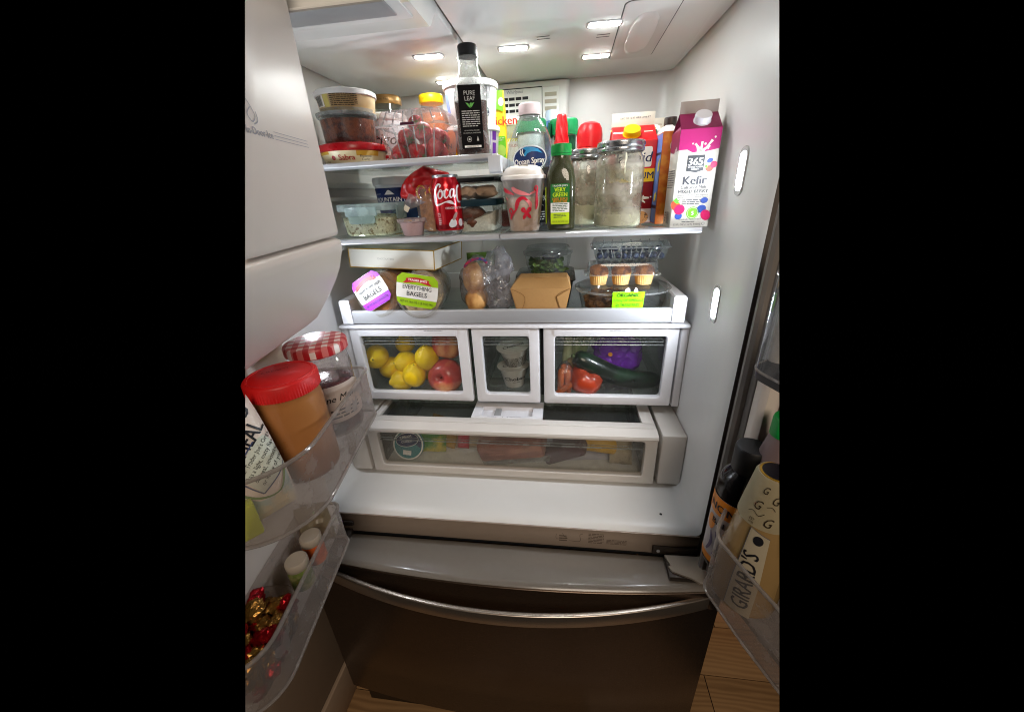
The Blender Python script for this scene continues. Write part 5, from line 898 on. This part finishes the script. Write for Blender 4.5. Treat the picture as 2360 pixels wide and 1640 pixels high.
# muffins
t = thing('muffin_pack', 'clear pack of three muffins in pleated paper cups on the oval tub', 'muffin pack', (.263, .285, Z3 + .0572), -.02)
MU = mat('muffin_brown', '#9c5c24', .65, var=.3, sc=70, bump=.8, bsc=110, c2='#5a2c10', c2sc=45); PC = mat('paper_cup', '#d9a45a', .6, var=.1, c2='#e6bd7c', c2sc=25)
for i, x in enumerate((-.050, 0, .050)):
    R = []
    for (r_, z) in ((.0165, 0), (.0215, .026)): R.append([(r_ * (1 + .035 * (k % 2)) * math.cos(2 * PI * k / 56), r_ * (1 + .035 * (k % 2)) * math.sin(2 * PI * k / 56), z) for k in range(56)])
    c0 = ob('paper_cup', loft(R), PC, t, (x, 0, .001), smooth=False); ob('muffin_top', blob(.0225, .10, 2.2, 3, 1, 1, .82, i + 31, .004), MU, t, (x, 0, .028))
ob('clear_tray', loft([rr(.155, .056, .012, 4, .0245), rr(.165, .064, .014, 4, .0255), rr(.165, .064, .014, 4, .0275), rr(.155, .056, .012, 4, .028)], False, False), RIM, t)
lidp = []
for (k, z) in ((1, .028), (.97, .042), (.93, .050), (.9, .0515)): lidp.append([(p[0] * k, p[1] * k, z) for p in rr(.155, .056, .014, 5)])
ob('clear_lid', loft(lidp, False, True), clear('muffin_lid', '#f0f2f2', .07, .04, refl=1.6), t)
for x in (-.025, .025, -.072, .072): ob('lid_rib', tube([(x, -.028, .029), (x, -.0255, .050), (x, 0, .0525)], .0012, 6), RIM, t)
t = thing('blueberry_clamshell', 'clear ribbed clamshell of blueberries on top of the muffin pack', 'berry box', (.283, .335, Z3 + .1095), -.03)
clam(t, .165, .100, .026, .042, .9, .94, 7, clear('dim_clear', '#dfe4e6', .05, .04, refl=1.5), .012, .004)
BB = mat('blueberry_skin', '#2c3450', .5, var=.3, sc=60, c2='#5a6488', c2sc=60); b0 = None; rnd = random.Random(8)
for i in range(44):
    x, y = -.066 + (i % 11) * .0132 + rnd.uniform(-.002, .002), -.038 + (i // 11) * .013 + rnd.uniform(-.002, .002); z = .0085 if i < 33 else .018
    if b0 is None: b0 = ob('blueberry', blob(.0066, .03, 1, 2, 1, 1, .9, 1), BB, t, (x, y, z))
    else: sh('blueberry', b0, t, (x, y, z), (i, i * 2, 0), rnd.uniform(.85, 1.1))
# ================================================================== crisper drawers
LEM = mat('lemon_rind', '#f0cc12', .42, var=.08, sc=30, bump=.35, bsc=420, c2='#e0bc18', c2sc=18)
def lemon(seed):
    v_, f_ = lathe([(.0001, -.0335), (.0045, -.032), (.0075, -.0285), (.015, -.0245), (.0235, -.013), (.0258, 0), (.0235, .013), (.015, .0245), (.008, .0285), (.005, .0325), (.0001, .034)], 30)
    return [tuple(Vec(p) * (1 + .05 * mnoise.noise(Vec(p) * 45 + Vec((seed, 0, 0))))) for p in v_], f_
lm = [lemon(k * 3.3) for k in range(3)]
LEMS = [('leftmost lemon at the top of the pile in the left drawer', -.356, .262, 1.044, 1.35, 0, .25, 1.08), ('lemon half hidden under the leftmost lemon', -.331, .279, 1.005, .9, .5, .6, 1.0), ('lemon in the middle of the pile with its tip to the left', -.279, .268, 1.027, 1.3, 0, -.6, .98), ('lemon at the top of the pile beside the apples', -.216, .258, 1.044, .25, 0, .3, 1.06), ('lemon with pointed tip upright in the middle of the left drawer', -.252, .247, 1.000, .35, .25, 0, 1.06), ('lowest lemon on the floor of the left drawer', -.290, .252, .9815, 1.5, .2, -.9, .98), ('lemon at the back of the left drawer near the pane ridge', -.297, .320, 1.058, 1.2, 0, .9, .9), ('lemon hidden at the back under the upper lemons', -.245, .315, .985, 1.2, .3, .2, 1.0)]
for i, (lab, x, y, z, a, b, c, s) in enumerate(LEMS):
    o = tag(ob('lemon', lm[i % 3], LEM, None, (x, y, z), (a, b, c)), lab, 'lemon', 'lemons in the left drawer'); o.scale = (s * 1.13, s * 1.13, s * 1.1)
    st_ = ob('stem_end', blob(.0024, .2, 2, 1, 1, 1, .5, i), mat('stem_olive', '#6a6a2c', .7), o, (0, 0, .0335))
def apple(name, lab, loc, rot, r):
    P = [(.0001, -.62), (.12, -.66), (.22, -.78), (.36, -.86), (.62, -.78), (.86, -.45), (.98, 0), (.97, .3), (.82, .62), (.52, .82), (.3, .84), (.14, .74), (.06, .6), (.0001, .55)]
    v_, f_ = lathe([(a * r, b * r) for a, b in P], 40); v_ = [tuple(Vec(p) * (1 + .035 * mnoise.noise(Vec(p) * 22 + Vec((r * 900, 0, 0))))) for p in v_]
    t = tag(ob(name, (v_, f_), mat('apple_skin', '#ac4440', .3, var=.25, sc=55, stretch=(1, 1, .25), c2='#d0a06a', c2sc=14, c2lo=.50, c2hi=.70, coat=.15), None, loc, rot, ang=80), lab, 'apple', 'apples in the left drawer')
    ob('calyx', blob(.004, .4, 3, 2, 1, 1, .6, 3), mat('calyx_brown', '#3a2a1c', .8), t, (0, 0, -.64 * r)); ob('stem', tube([(0, 0, .55 * r), (.002, 0, .8 * r), (.005, .001, .98 * r)], .0013, 6), MATS['calyx_brown'], t); return t
a1 = apple('apple', 'large red apple with a small sticker on the floor of the left drawer', (-.170, .258, .994), (1.30, 0, -.15), .0465)
dec('fruit_sticker', [('e', .019, .008, .008, .0065)], lambda u, v_, o: tuple(Vec((u, v_ + .0, 0)).normalized() * 0 + Vec((u * 1.0, -.018 + v_ * .3, 0)) + Vec((.016, -.018, -.0335 - 0 * o))), WHITE, a1) if 0 else None
a2 = apple('apple', 'red apple near the top right corner of the left drawer', (-.165, .285, 1.073), (-.3, .3, .4), .0425)
stk = ob('fruit_sticker', lathe([(.0075, 0), (.0075, .0006), (.0001, .0008)], 20), mat('sticker_blue', '#a9b4c8', .4), a1)
dv = Vec((.62, -.20, -.60)).normalized(); stk.location = dv * .0432; stk.rotation_euler = dv.to_track_quat('Z', 'Y').to_euler()
# yogurt cups
for i, (lab, x, y, z, rx, ry, rz) in enumerate((('lower white yogurt cup standing upright in the middle drawer', .006, .288, Z4, -.02, -.03, 0), ('upper white yogurt cup stacked on the other cup', .012, .290, Z4 + .0585, .12, -.10, .1))):
    t = thing('yogurt_cup', lab, 'yogurt cup', (x, y, z), rz, 'yogurt cups in the middle drawer', rx, ry); h = .056
    b_ = ob('cup_body', lathe([(.0235, 0), (.025, .002), (.0365, h - .003), (.0415, h - .0025), (.0418, h)], 48, cap1=True), mat('cup_matte', '#bdbbb4', .5), t); fo = ob('foil_lid', lathe([(.0425, h), (.0425, h + .0006), (.0001, h + .0008)], 48), mat('foil_white', '#c4c2bd', .4), t)
    sf = cyl(lambda v_: .0250 + v_ * .216)
    dec('brand_lettering', [('t', 'Chobani', .008, .024, .0145, dict(bold=.035)), ('l', .0, .017, .02, .020, 1)] if i == 0 else [('l', -.03, .006, .03, .036, 8)], sf, INK, b_, .0008)
    dec('lid_lettering', [('t', 'Chobani', .002, -.010, .0165, dict(bold=.035, rot=.3)), ('l', -.006, -.018, .012, -.0155, 1)], topf(h + .0009), INK, fo)
# vegetables
t = thing('cucumber', 'long dark green cucumber lying diagonally in the right drawer', 'cucumber', (.262, .272, 1.000))
P = [(-.100, -.012, .050, .012), (-.094, -.012, .047, .0195), (-.08, -.012, .040, .0235), (-.045, -.010, .021, .0245), (0, -.004, -.003, .0245), (.05, .004, -.018, .0240), (.09, .010, -.021, .0215), (.106, .012, -.0215, .016), (.113, .012, -.0215, .006)]
sp = _spl([(p[0], p[1], p[2]) for p in P], 4); rd = [P[min(len(P) - 1, i // 4)][3] + (P[min(len(P) - 1, i // 4 + 1)][3] - P[min(len(P) - 1, i // 4)][3]) * (i % 4) / 4 for i in range(len(sp))]
ob('cucumber_skin', tube(sp, rd, 24), mat('cucumber_green', '#0b190f', .3, var=.3, sc=40, stretch=(.4, 1, 1), coat=.3, c2='#183420', c2sc=30), t, ang=80); ob('stem_end', blob(.006, .2, 2, 2, 1, 1, 1, 2), mat('stem_green', '#4a5a30', .6), t, (-.103, -.012, .051))
t = tag(ob('tomato', ([tuple(Vec(p) * (1.18 + .03 * math.cos(5 * math.atan2(p[1], p[0])))) for p in lathe([(a * .036, b * .036) for a, b in ((.0001, -.8), (.4, -.84), (.8, -.55), (1, 0), (.9, .45), (.6, .76), (.3, .8), (.1, .7), (.0001, .66))], 40)[0]], lathe([(a * .036, b * .036) for a, b in ((.0001, -.8), (.4, -.84), (.8, -.55), (1, 0), (.9, .45), (.6, .76), (.3, .8), (.1, .7), (.0001, .66))], 40)[1]), mat('tomato_red', '#a4391f', .32, var=.1, sc=20, coat=.4), None, (.190, .256, .9905), (.5, .2, .3), ang=80), 'ripe red tomato in front of the cucumber', 'tomato')
ob('calyx', cal.data and ([tuple(Vec(p) * 1.1 + Vec((0, 0, .0075))) for p in [q.co[:] for q in cal.data.vertices]], [tuple(q.vertices) for q in cal.data.polygons]), LEAF, t, smooth=False)
t = thing('carrot_bag', 'clear bag of small orange carrots at the left of the right drawer', 'carrots', (.136, .258, Z4))
CA = mat('carrot_orange', '#c9601c', .5, var=.12, sc=60)
for i, (x, y, z, a) in enumerate(((-.008, -.014, .036, .05), (.010, -.012, .034, -.08), (-.002, .006, .040, .1), (.014, .008, .036, -.05), (.004, -.018, .018, .9))): ob('carrot', tube([(0, 0, -.034), (0, 0, -.031), (.001, 0, 0), (0, 0, .028), (0, 0, .032)], [.003, .0065, .0085, .008, .003], 12), CA, t, (x, y, z + .0), (0, a, 0), ang=80)
v_, f_ = blob(.036, .06, 1.3, 4, .62, .8, 1.15, 3); ob('clear_bag', (crumple(v_, 60, .10, 3), f_), CLRW, t, (.002, -.004, .042), ang=20)
t = thing('leek_bunch', 'pale green leek bunch standing behind the carrots', 'leek', (.152, .318, Z4))
for i, (x, a) in enumerate(((-.012, .12), (.010, -.05), (.026, -.2))): ob('leek_stalk', tube([(x, 0, .01), (x + .004, 0, .06), (x + .010 - a * .02, .004, .115), (x + .016 - a * .1, .006, .15)], [.010, .0125, .012, .009], 14), mat('leek_white', '#b9c09a', .5, var=.15, sc=40, stretch=(3, 3, .4), c2='#7d9064', c2sc=12), t, ang=80)
ob('brown_onion', blob(.022, .06, 1.5, 3, 1.1, .9, .8, 6), mat('onion_tan', '#a98c62', .45, var=.15, sc=40), t, (.014, -.026, .062))
t = thing('purple_produce_bag', 'bright purple plastic produce bag at the back of the right drawer', 'produce bag', (.275, .345, Z4))
v_, f_ = blob(.062, .10, 1.3, 4, 1.05, .62, .95, 17); ob('plastic_bag', (crumple(v_, 38, .22, 4), f_), mat('bag_purple', '#7426b4', .25, var=.15, sc=25, spec=.7), t, (0, 0, .064), ang=25)
ob('orange_sticker', lathe([(.0055, 0), (.0055, .0008)], 18), mat('sticker_orange', '#d98a1c', .4), t, (-.022, -.0425, .082), (1.45, 0, 0))
# ================================================================== deli drawer
t = thing('cream_cheese_tub', 'round teal and navy cream cheese tub tipped on its side in the bottom drawer', 'tub', (-.264, .170, Z5 + .0425), 0, None, 1.25, .12)
ob('tub_body', lathe([(.034, -.03), (.0355, -.028), (.0385, 0)], 44), mat('tub_navy', '#1c3a5c', .4), t)
ld = ob('lid', lathe([(.0405, -.004), (.0412, -.002), (.0412, .004), (.0395, .0055), (.0375, .0045), (.0001, .0045)], 48), mat('lid_teal', '#2a7f86', .35), t)
dec('lid_ring', [ring(0, 0, .0385, .0385, .0035)], topf(.0058), WINK, ld); dec('navy_oval', [('e', -.004, .012, .030, .018, .25), ('p', [(.012, .034), (.034, .016), (.034, -.006), (.020, .002)])], topf(.0048), mat('ocean_navy', '', 0), ld)
dec('lid_lettering', [('t', 'CREAM', -.008, .016, .010, dict(rot=.3, bold=.02)), ('t', 'CHEESE', -.004, .005, .009, dict(rot=.3)), ring(-.004, .012, .030, .018, .0012, .25), ('r', -.012, -.028, .010, -.016)], topf(.0054), WINK, ld)
def packet(name, lab, cat, loc, rot, w, h, th, m, seed, dd=.004):
    t = thing(name, lab, cat, loc, rot[2], None, rot[0], rot[1]); ob('packet_body', pillow_mesh(pillow(lambda b: (0, w / 2), h, th, dd, 30, seed=seed), 14), m, t); return t
packet('green_packet', 'soft green packet behind the round teal tub in the bottom drawer', 'packet', (-.226, .192, Z5 + .004), (-.15, .1, .1), .10, .075, .016, mat('pk_green', '#3f8a2c', .35, var=.2, sc=25, c2='#c9b83a', c2sc=25), 2)
packet('yellow_packet', 'mustard yellow packet leaning behind the green packet', 'packet', (-.196, .212, Z5 + .010), (-.2, .3, 0), .08, .085, .014, mat('pk_mustard', '#b08a34', .4, var=.2, sc=30), 5)
t = packet('red_packet', 'shiny red strip packet hanging down inside the bottom drawer', 'packet', (-.122, .180, Z5 + .028), (-.1, .12, .1), .030, .075, .010, mat('pk_red', '#b81c34', .3, var=.15, sc=30), 7)
packet('tortilla_packet', 'tan folded tortilla packet in the middle of the bottom drawer', 'packet', (-.098, .215, Z5 + .006), (-.5, 0, .1), .11, .075, .012, mat('pk_tan', '#a89478', .45, var=.15, sc=30), 9)
t = thing('bacon_packet', 'slanted brown vacuum pack of bacon in the middle of the bottom drawer', 'packet', (.008, .196, Z5 + .052), -.10, None, .15, -.22)
ob('packet_body', box(-.085, .085, -.05, .05, -.028, .028, .010, 4), mat('bacon_brown', '#8a5444', .35, var=.25, sc=22, stretch=(1, 1, 4), c2='#a87460', c2sc=14), t); ob('clear_edge', box(-.096, .096, -.056, .056, -.0305, -.0285, .0006), RIM, t)
t = thing('sausage_packet', 'dark brown sausage packet lying slanted in the bottom drawer', 'packet', (.142, .178, Z5 + .046), -.2, None, 0, -.5)
ob('packet_body', box(-.055, .055, -.035, .035, -.018, .018, .009, 4), mat('sausage_dark', '#4a3038', .35, var=.3, sc=25), t)
packet('cheese_packet', 'yellow sliced cheese packet at the right of the bottom drawer', 'packet', (.214, .172, Z5 + .040), (-.25, .05, -.1), .10, .062, .010, mat('pk_cheese', '#cfa224', .4, var=.12, sc=25), 11)
packet('white_packet', 'pale cheese packet with white edge beside the yellow packet', 'packet', (.276, .172, Z5 + .006), (-.2, -.1, -.2), .055, .09, .016, mat('pk_bone', '#b5aa90', .4, var=.2, sc=25, c2='#7d6f58', c2sc=20), 13)
packet('blue_packet', 'pale blue printed packet lying on the floor of the bottom drawer', 'packet', (.200, .185, Z5 + .004), (-1.2, 0, .1), .11, .07, .012, mat('pk_pale', '#9a9aa6', .4, var=.2, sc=25), 15)
# ================================================================== left door bins
LDM = Matrix.Translation((-.44, -.02, 0)) @ Matrix.Rotation(math.radians(-80), 4, 'Z')
def ondoor(x, y, z, M=LDM): return tuple(M @ Vec((x, y, z)))
t = thing('jam_jar', 'jam jar with red gingham lid and cream label in the left door bin', 'jar', ondoor(.090, .168, 1.0655), .98)
nn = 64; R = []
for (r_, z) in ((.040, 0), (.043, .004), (.0445, .012), (.0445, .095), (.0445, .118), (.042, .134), (.0395, .142), (.0395, .152)): R.append([(r_ * (1 + (.02 * abs(math.cos(4 * 2 * PI * i / nn)) if .01 < z < .12 else 0)) * math.cos(2 * PI * i / nn), r_ * (1 + (.02 * abs(math.cos(4 * 2 * PI * i / nn)) if .01 < z < .12 else 0)) * math.sin(2 * PI * i / nn), z) for i in range(nn)])
ob('jar_glass', loft(R, True, False), clear('jam_glass', '#e6e2e0', .06, .04, '#c8b8b4', refl=1.4, smear=.3, smsc=40, smlo=.52, smhi=.6), t, ang=50)
ob('jam', lathe([(.038, .003), (.041, .006), (.0425, .014), (.0425, .088), (.03, .092), (.0001, .093)], 44), mat('dark_jam', '#2a0e12', .2, var=.4, sc=50, bump=.6, bsc=80, c2='#6a2028', c2sc=40), t)
def gingham(n):
    m, nt, N, K, out = newmat(n); b = N('ShaderNodeBsdfPrincipled'); K(b.outputs[0], out.inputs[0]); tc = N('ShaderNodeTexCoord'); mp = N('ShaderNodeMapping'); mp.inputs['Rotation'].default_value = (0, 0, .5); K(tc.outputs['Object'], mp.inputs[0]); sx = N('ShaderNodeSeparateXYZ'); K(mp.outputs[0], sx.inputs[0]); o = []
    for ax in (0, 1):
        a = N('ShaderNodeMath'); a.operation = 'PINGPONG'; a.inputs[1].default_value = .0085; K(sx.outputs[ax], a.inputs[0]); g = N('ShaderNodeMath'); g.operation = 'GREATER_THAN'; g.inputs[1].default_value = .00425; K(a.outputs[0], g.inputs[0]); o.append(g)
    s = N('ShaderNodeMath'); s.operation = 'ADD'; K(o[0].outputs[0], s.inputs[0]); K(o[1].outputs[0], s.inputs[1]); h = N('ShaderNodeMath'); h.operation = 'MULTIPLY'; h.inputs[1].default_value = .5; K(s.outputs[0], h.inputs[0])
    cr_ = N('ShaderNodeValToRGB'); cr_.color_ramp.interpolation = 'CONSTANT'; e = cr_.color_ramp.elements; e[0].color = (*L('#d8ccc4'), 1); e[1].position = .75; e[1].color = (*L('#a81a22'), 1); q = e.new(.25); q.color = (*L('#c46a66'), 1); K(h.outputs[0], cr_.inputs[0]); K(cr_.outputs[0], b.inputs['Base Color']); b.inputs['Roughness'].default_value = .35; return m
ob('lid', lathe([(.0455, .1435), (.0470, .1455), (.0470, .156), (.0455, .159), (.042, .1605), (.0001, .1605)], 52), gingham('gingham_red'), t)
js = cyl(.0458); lb = dec('label', [('p', [(-.05, .03), (.05, .03), (.05, .085), (.030, .095), (-.030, .095), (-.05, .085)])], js, mat('label_bone', '#b9aaa0', .5), t, .0008)
dec('script_lettering', [('t', 'Bonne Maman', -.004, .068, .0155, dict(shear=.35, bold=.005)), ('l', -.02, .036, .03, .055, 3)], js, INK, lb, .0014)
t = thing('peanut_butter_jar', 'peanut butter jar with ridged red lid in the left door bin', 'jar', ondoor(.194, .165, 1.0655), .75)
ob('jar_body', lathe([(.040, 0), (.0425, .003), (.0435, .01), (.0435, .112), (.0425, .120), (.0415, .125), (.0425, .129), (.0415, .134)], 52), mat('peanut_butter', '#9a6638', .3, var=.12, sc=18, coat=.2, c2='#845430', c2sc=10), t)
pl = ob('lid', lid_ribbed(.0445, .0215, 80, .016), mat('lid_scarlet', '#c01818', .45, bump=.1, bsc=700), t, (0, 0, .131)); ob('lid_rim', lathe([(.0412, .0214), (.041, .0224), (.0385, .0224), (.038, .0214)], 52), MATS['lid_scarlet'], pl)
dec('lid_emboss', [('t', 'CREAMY', -.004, .014, .009, dict(rot=.0))], topf(.0215), mat('lid_redshade', '#8c1212', .5), pl, .0003)
# flaxseed bag
FB = lambda b: (0, .050 - .006 * abs(2 * b - 1) ** 3); fs_ = pillow(FB, .175, .020, .003, 20, seed=3)
t = thing('flaxseed_bag', 'white bag of flax seed meal leaning in the left door bin', 'bag', ondoor(.297, .150, 1.066), .85, None, -.22)
fb = ob('bag_body', pillow_mesh(fs_, 24), mat('bag_cream', '#cfc3b8', .45, var=.05, sc=20), t, (0, 0, 0), (0, -.10, 0))
def fsurf(u, v_, o): return fs_(max(-.99, min(.99, u / .049)), max(.001, min(.999, v_ / .175)), -1, o)
fsurf.cut = 1; fsurf.cutv = .008
RT = .66
dec('title_lettering', [('t', 'FLAXSEED', .016, .114, .0270, dict(bold=.02, sx=.62, shear=.1, rot=RT)), ('t', 'MEAL', .033, .099, .0270, dict(bold=.02, sx=.62, shear=.1, rot=RT))], fsurf, INK, fb, .001)
def rp(a, b): return (.030 + a * math.cos(RT) - b * math.sin(RT), .070 + a * math.sin(RT) + b * math.cos(RT))
dec('story_panel', [('p', [rp(-.030, -.018), rp(-.022, .018), rp(.02, .024), rp(.03, .018), rp(.022, -.016), rp(.0, -.022)])], fsurf, mat('panel_sage', '#b9bfb2', .5), fb, .001)
dec('story_border', [('s', [rp(-.030, -.018), rp(-.022, .018), rp(.02, .024)], .0016), ('s', [rp(-.030, -.018), rp(.0, -.022), rp(.022, -.016)], .0016)], fsurf, mat('border_slate', '#3a4466', .5), fb, .0014)
dec('story_lettering', [('t', s_, *rp(-.021, v__), .0074, dict(rot=RT, sx=.8, shear=.1, al='L')) for s_, v__ in (("Our Trader Joe's Organic Flax", .012), ('has a light, nutty flavor that', .0035), ('oatmeal, smoothies, pancakes', -.005), ('or in any of your favorite', -.0135))], fsurf, INK, fb, .0014)
dec('green_border', [('s', [(-.048, .095, .003), (-.028, .080, .003), (-.006, .052, .003), (.012, .034, .003), (.034, .030, .002), (.048, .055, .003)])], fsurf, mat('vine_green', '#5d7a38', .5), fb, .0014)
dec('field_print', [('p', [(-.047, .004), (.047, .004), (.047, .050), (.034, .026), (.010, .030), (-.008, .048), (-.030, .076), (-.047, .088)])], fsurf, mat('field_teal', '#9fb4b0', .5, var=.25, sc=40, c2='#c4b898', c2sc=30), fb, .0008)
for o in [fb] + list(fb.children): trim(o, 'L')
t = thing('lime_packet', 'lime yellow packet seen through the frosted left door bin', 'packet', ondoor(.318, .152, 1.066), .9)
trim(ob('packet_body', box(-.012, .012, -.009, .009, 0, .045, .003), mat('packet_limeyellow', '#aab414', .45, var=.1), t), 'L')
# lower left bin
BT = clear('spice_glass', '#d9d4c8', .10, .05)
for i, (lab, x, y, colr) in enumerate((('small bottle of orange sauce with white cap in the lower left bin', .196, .128, '#a8481c'), ('small bottle of green herbs with white cap in the lower left bin', .240, .126, '#5a6a34'))):
    t = thing('condiment_bottle', lab, 'bottle', ondoor(x, y, .8705), .6, 'white capped bottles in the lower left bin')
    t.scale = (.88, .88, .74); ob('bottle_body', lathe([(.017, 0), (.0185, .002), (.0185, .045), (.0165, .052), (.0155, .055)], 32), mat('content_' + str(i), colr, .35, var=.35, sc=70, c2='#8a8a5c' if i else '#c4622c', c2sc=50), t); ob('cap', lathe([(.0175, .053), (.0185, .0545), (.0185, .070), (.0165, .0735), (.0001, .0735)], 36), mat('cap_bone', '#958b7e', .45), t)
t = thing('tortilla_bag', 'crumpled translucent bag standing at the hinge end of the lower left bin', 'bag', ondoor(.163, .120, .871), .5)
ob('bag_body', pillow_mesh(pillow(lambda b: (0, .026), .085, .010, .006, 60, seed=8), 18), clear('bag_parchment', '#d8d0c0', .5, .3, '#b4a88e'), t)
# candy tub
t = thing('candy_tub', 'clear plastic tub of red and gold foil chocolates in the lower left bin', 'candy tub', ondoor(.346, .122, .871), math.radians(-80))
ob('tub_body', loft([rr(.098, .050, .014, 5, 0), rr(.112, .060, .018, 5, .058), rr(.118, .066, .02, 5, .0592), rr(.118, .066, .02, 5, .062)], True, False), clear('tub_smoke', '#c9bfb6', .12, .06, '#8a7c70'), t)
FR = mat('foil_red', '#8c0f18', .25, me=.75, var=.2, sc=60, bump=.9, bsc=120); FG = mat('foil_gold', '#8a6630', .25, me=.8, var=.2, sc=60, bump=.9, bsc=120); FB_ = mat('foil_blue', '#2a4a5c', .25, me=.7, bump=.9, bsc=120)
rnd = random.Random(12); q0 = {}
for i in range(34):
    x, y, z = -.042 + (i % 5) * .0200 + rnd.uniform(-.004, .004), -.016 + (i // 5 % 3) * .016 + rnd.uniform(-.003, .003), .012 + (i // 15) * .021 + rnd.uniform(0, .008); k = rnd.choice((0, 0, 0, 1, 1)) if i > 1 else i
    if k not in q0: q0[k] = ob('foil_chocolate', (crumple(blob(.0135, .05, 1.5, 3, 1.35, .9, .75, k)[0], 150, .30, k), blob(.0125, .05, 1.5, 3)[1]), (FR, FG, FB_)[k], t, (x, y, z), (i, i * 1.7, i * 2.3), ang=20)
    else: sh('foil_chocolate', q0[k], t, (x, y, z), (i, i * 1.7, i * 2.3))
# ================================================================== right door bin
RDM = Matrix.Translation((.45, -.02, 0)) @ Matrix.Rotation(math.radians(110), 4, 'Z')
t = thing('dressing_bottle', 'tapered bottle of tan dressing with cream script neck label in the right door', 'bottle', ondoor(-.142, .112, .879, RDM), -.5)
dr = lambda v_: .041 - max(0, v_ - .07) * .135 if v_ < .22 else .0205
ob('bottle_body', lathe([(.037, 0), (.040, .003), (.041, .010), (.041, .075), (dr(.11), .11), (dr(.15), .15), (dr(.2), .20)], 48), mat('dressing_tan', '#8a7048', .25, var=.1, sc=12, coat=.4), t)
nk = ob('neck_wrap', lathe([(dr(.150) + .001, .150), (dr(.19) + .0012, .19), (dr(.215) + .0012, .215), (.0205, .219)], 44, cap0=False, cap1=True), mat('wrap_cream', '#8f8468', .6, var=.12, sc=40, bump=.2), t)
ob('cap', lathe([(.0165, .2188), (.0165, .2205), (.0001, .221)], 36), mat('cap_ink', '#15131a', .35), t); ob('gold_ring', lathe([(.0190, .2188), (.0190, .2198), (.0168, .2200)], 36), GOLDINK, t)
ds = cyl(lambda v_: dr(v_) + .0014, -.1); ds.cutv = .012
dec('neck_script', [('t', 'G', -.016, .176, .019, dict(shear=.4)), ('t', 'G', .006, .157, .019, dict(shear=.4)), ('t', 'G', .010, .190, .017, dict(shear=.4)), ('t', 'G', -.010, .200, .015, dict(shear=.4)), ('s', [(-.026, .168), (-.018, .172), (-.008, .168), (.0, .174)], .0008), ('s', [(.0, .184), (.008, .186), (.014, .182)], .0008), ('t', 'EST', -.016, .158, .0055), ('t', '1935', -.016, .1535, .0045)], ds, mat('script_brown', '#2f2418', .5), nk, .0006)
dl = dec('label', [('p', [(-.016, .012), (.016, .004), (.016, .142), (-.012, .150)])], ds, mat('label_parchment', '#9c927c', .55), t, .0008)
dec('label_lettering', [('t', "GIRARD'S", .011, .018, .0285, dict(rot=1.60, bold=.02, sx=.80, shear=.1, al='L')), ('e', .002, .135, .0068, .0068)], ds, INK, dl, .0014)
dec('label_border', [('s', [(-.016, .012), (-.014, .08), (-.012, .150)], .0008), ('s', [(-.012, .150), (.016, .142)], .0008)], ds, GREYINK, dl, .0014)
t = thing('balsamic_bottle', 'dark bottle with black cap and orange label in the right door bin', 'bottle', ondoor(-.092, .100, .879, RDM), -.55)
ob('bottle_body', lathe([(.029, 0), (.0315, .003), (.032, .008), (.032, .150), (.028, .168), (.020, .178), (.0165, .182)], 44), mat('glass_black', '#0b0a0c', .18), t); ob('cap', lathe([(.0195, .180), (.0205, .182), (.0205, .216), (.019, .219), (.0001, .219)], 40), mat('cap_black', '', 0), t)
bs = cyl(.0322); lb = dec('label', [('r', -.05, .012, .05, .135)], bs, mat('label_floral', '#a39a98', .5, var=.2, sc=90), t); dec('label_band', [('r', -.05, .105, .05, .135), ('r', -.05, .012, .05, .024), ('e', -.03, .085, .008, .014)], bs, mat('label_orangeband', '#c4741c', .45), lb, .001)
dec('label_lettering', [('t', 'NONNA', -.004, .112, .018, dict(bold=.03)), ('t', 'BALSAMIC', .004, .088, .014, dict(bold=.03))], bs, INK, lb, .0014); dec('label_fruit', [('e', -.002, .035, .009, .011)], bs, mat('fruit_olive', '#4a4a1c', .5), lb, .0012); dec('label_sprig', [('s', [(-.028, .03, .003), (-.022, .05, .005), (-.026, .07, .002)]), ('s', [(-.016, .03, .002), (-.012, .05, .005), (-.018, .075, .002)])], bs, mat('sprig_violet', '#5a5068', .5), lb, .0012)
t = thing('green_capped_sauce', 'sauce bottle with bright green cap at the back of the right door bin', 'bottle', ondoor(-.116, .082, .879, RDM), -.5)
ob('bottle_body', lathe([(.022, 0), (.024, .003), (.024, .215), (.019, .240), (.0165, .25)], 36), mat('bottle_mauve', '#6a5a5a', .35), t); ob('cap', lid_ribbed(.0178, .026, 36, .015), mat('cap_emerald', '#0c7a34', .4), t, (0, 0, .250))

for t in [o for o in SC.collection.objects if o.parent is None and o.name in ('dressing_bottle', 'balsamic_bottle', 'green_capped_sauce')]: trim_all(t, 'R')
for t in [o for o in SC.collection.objects if o.parent is None and o.name in ('candy_tub',)]: trim_all(t, 'L')
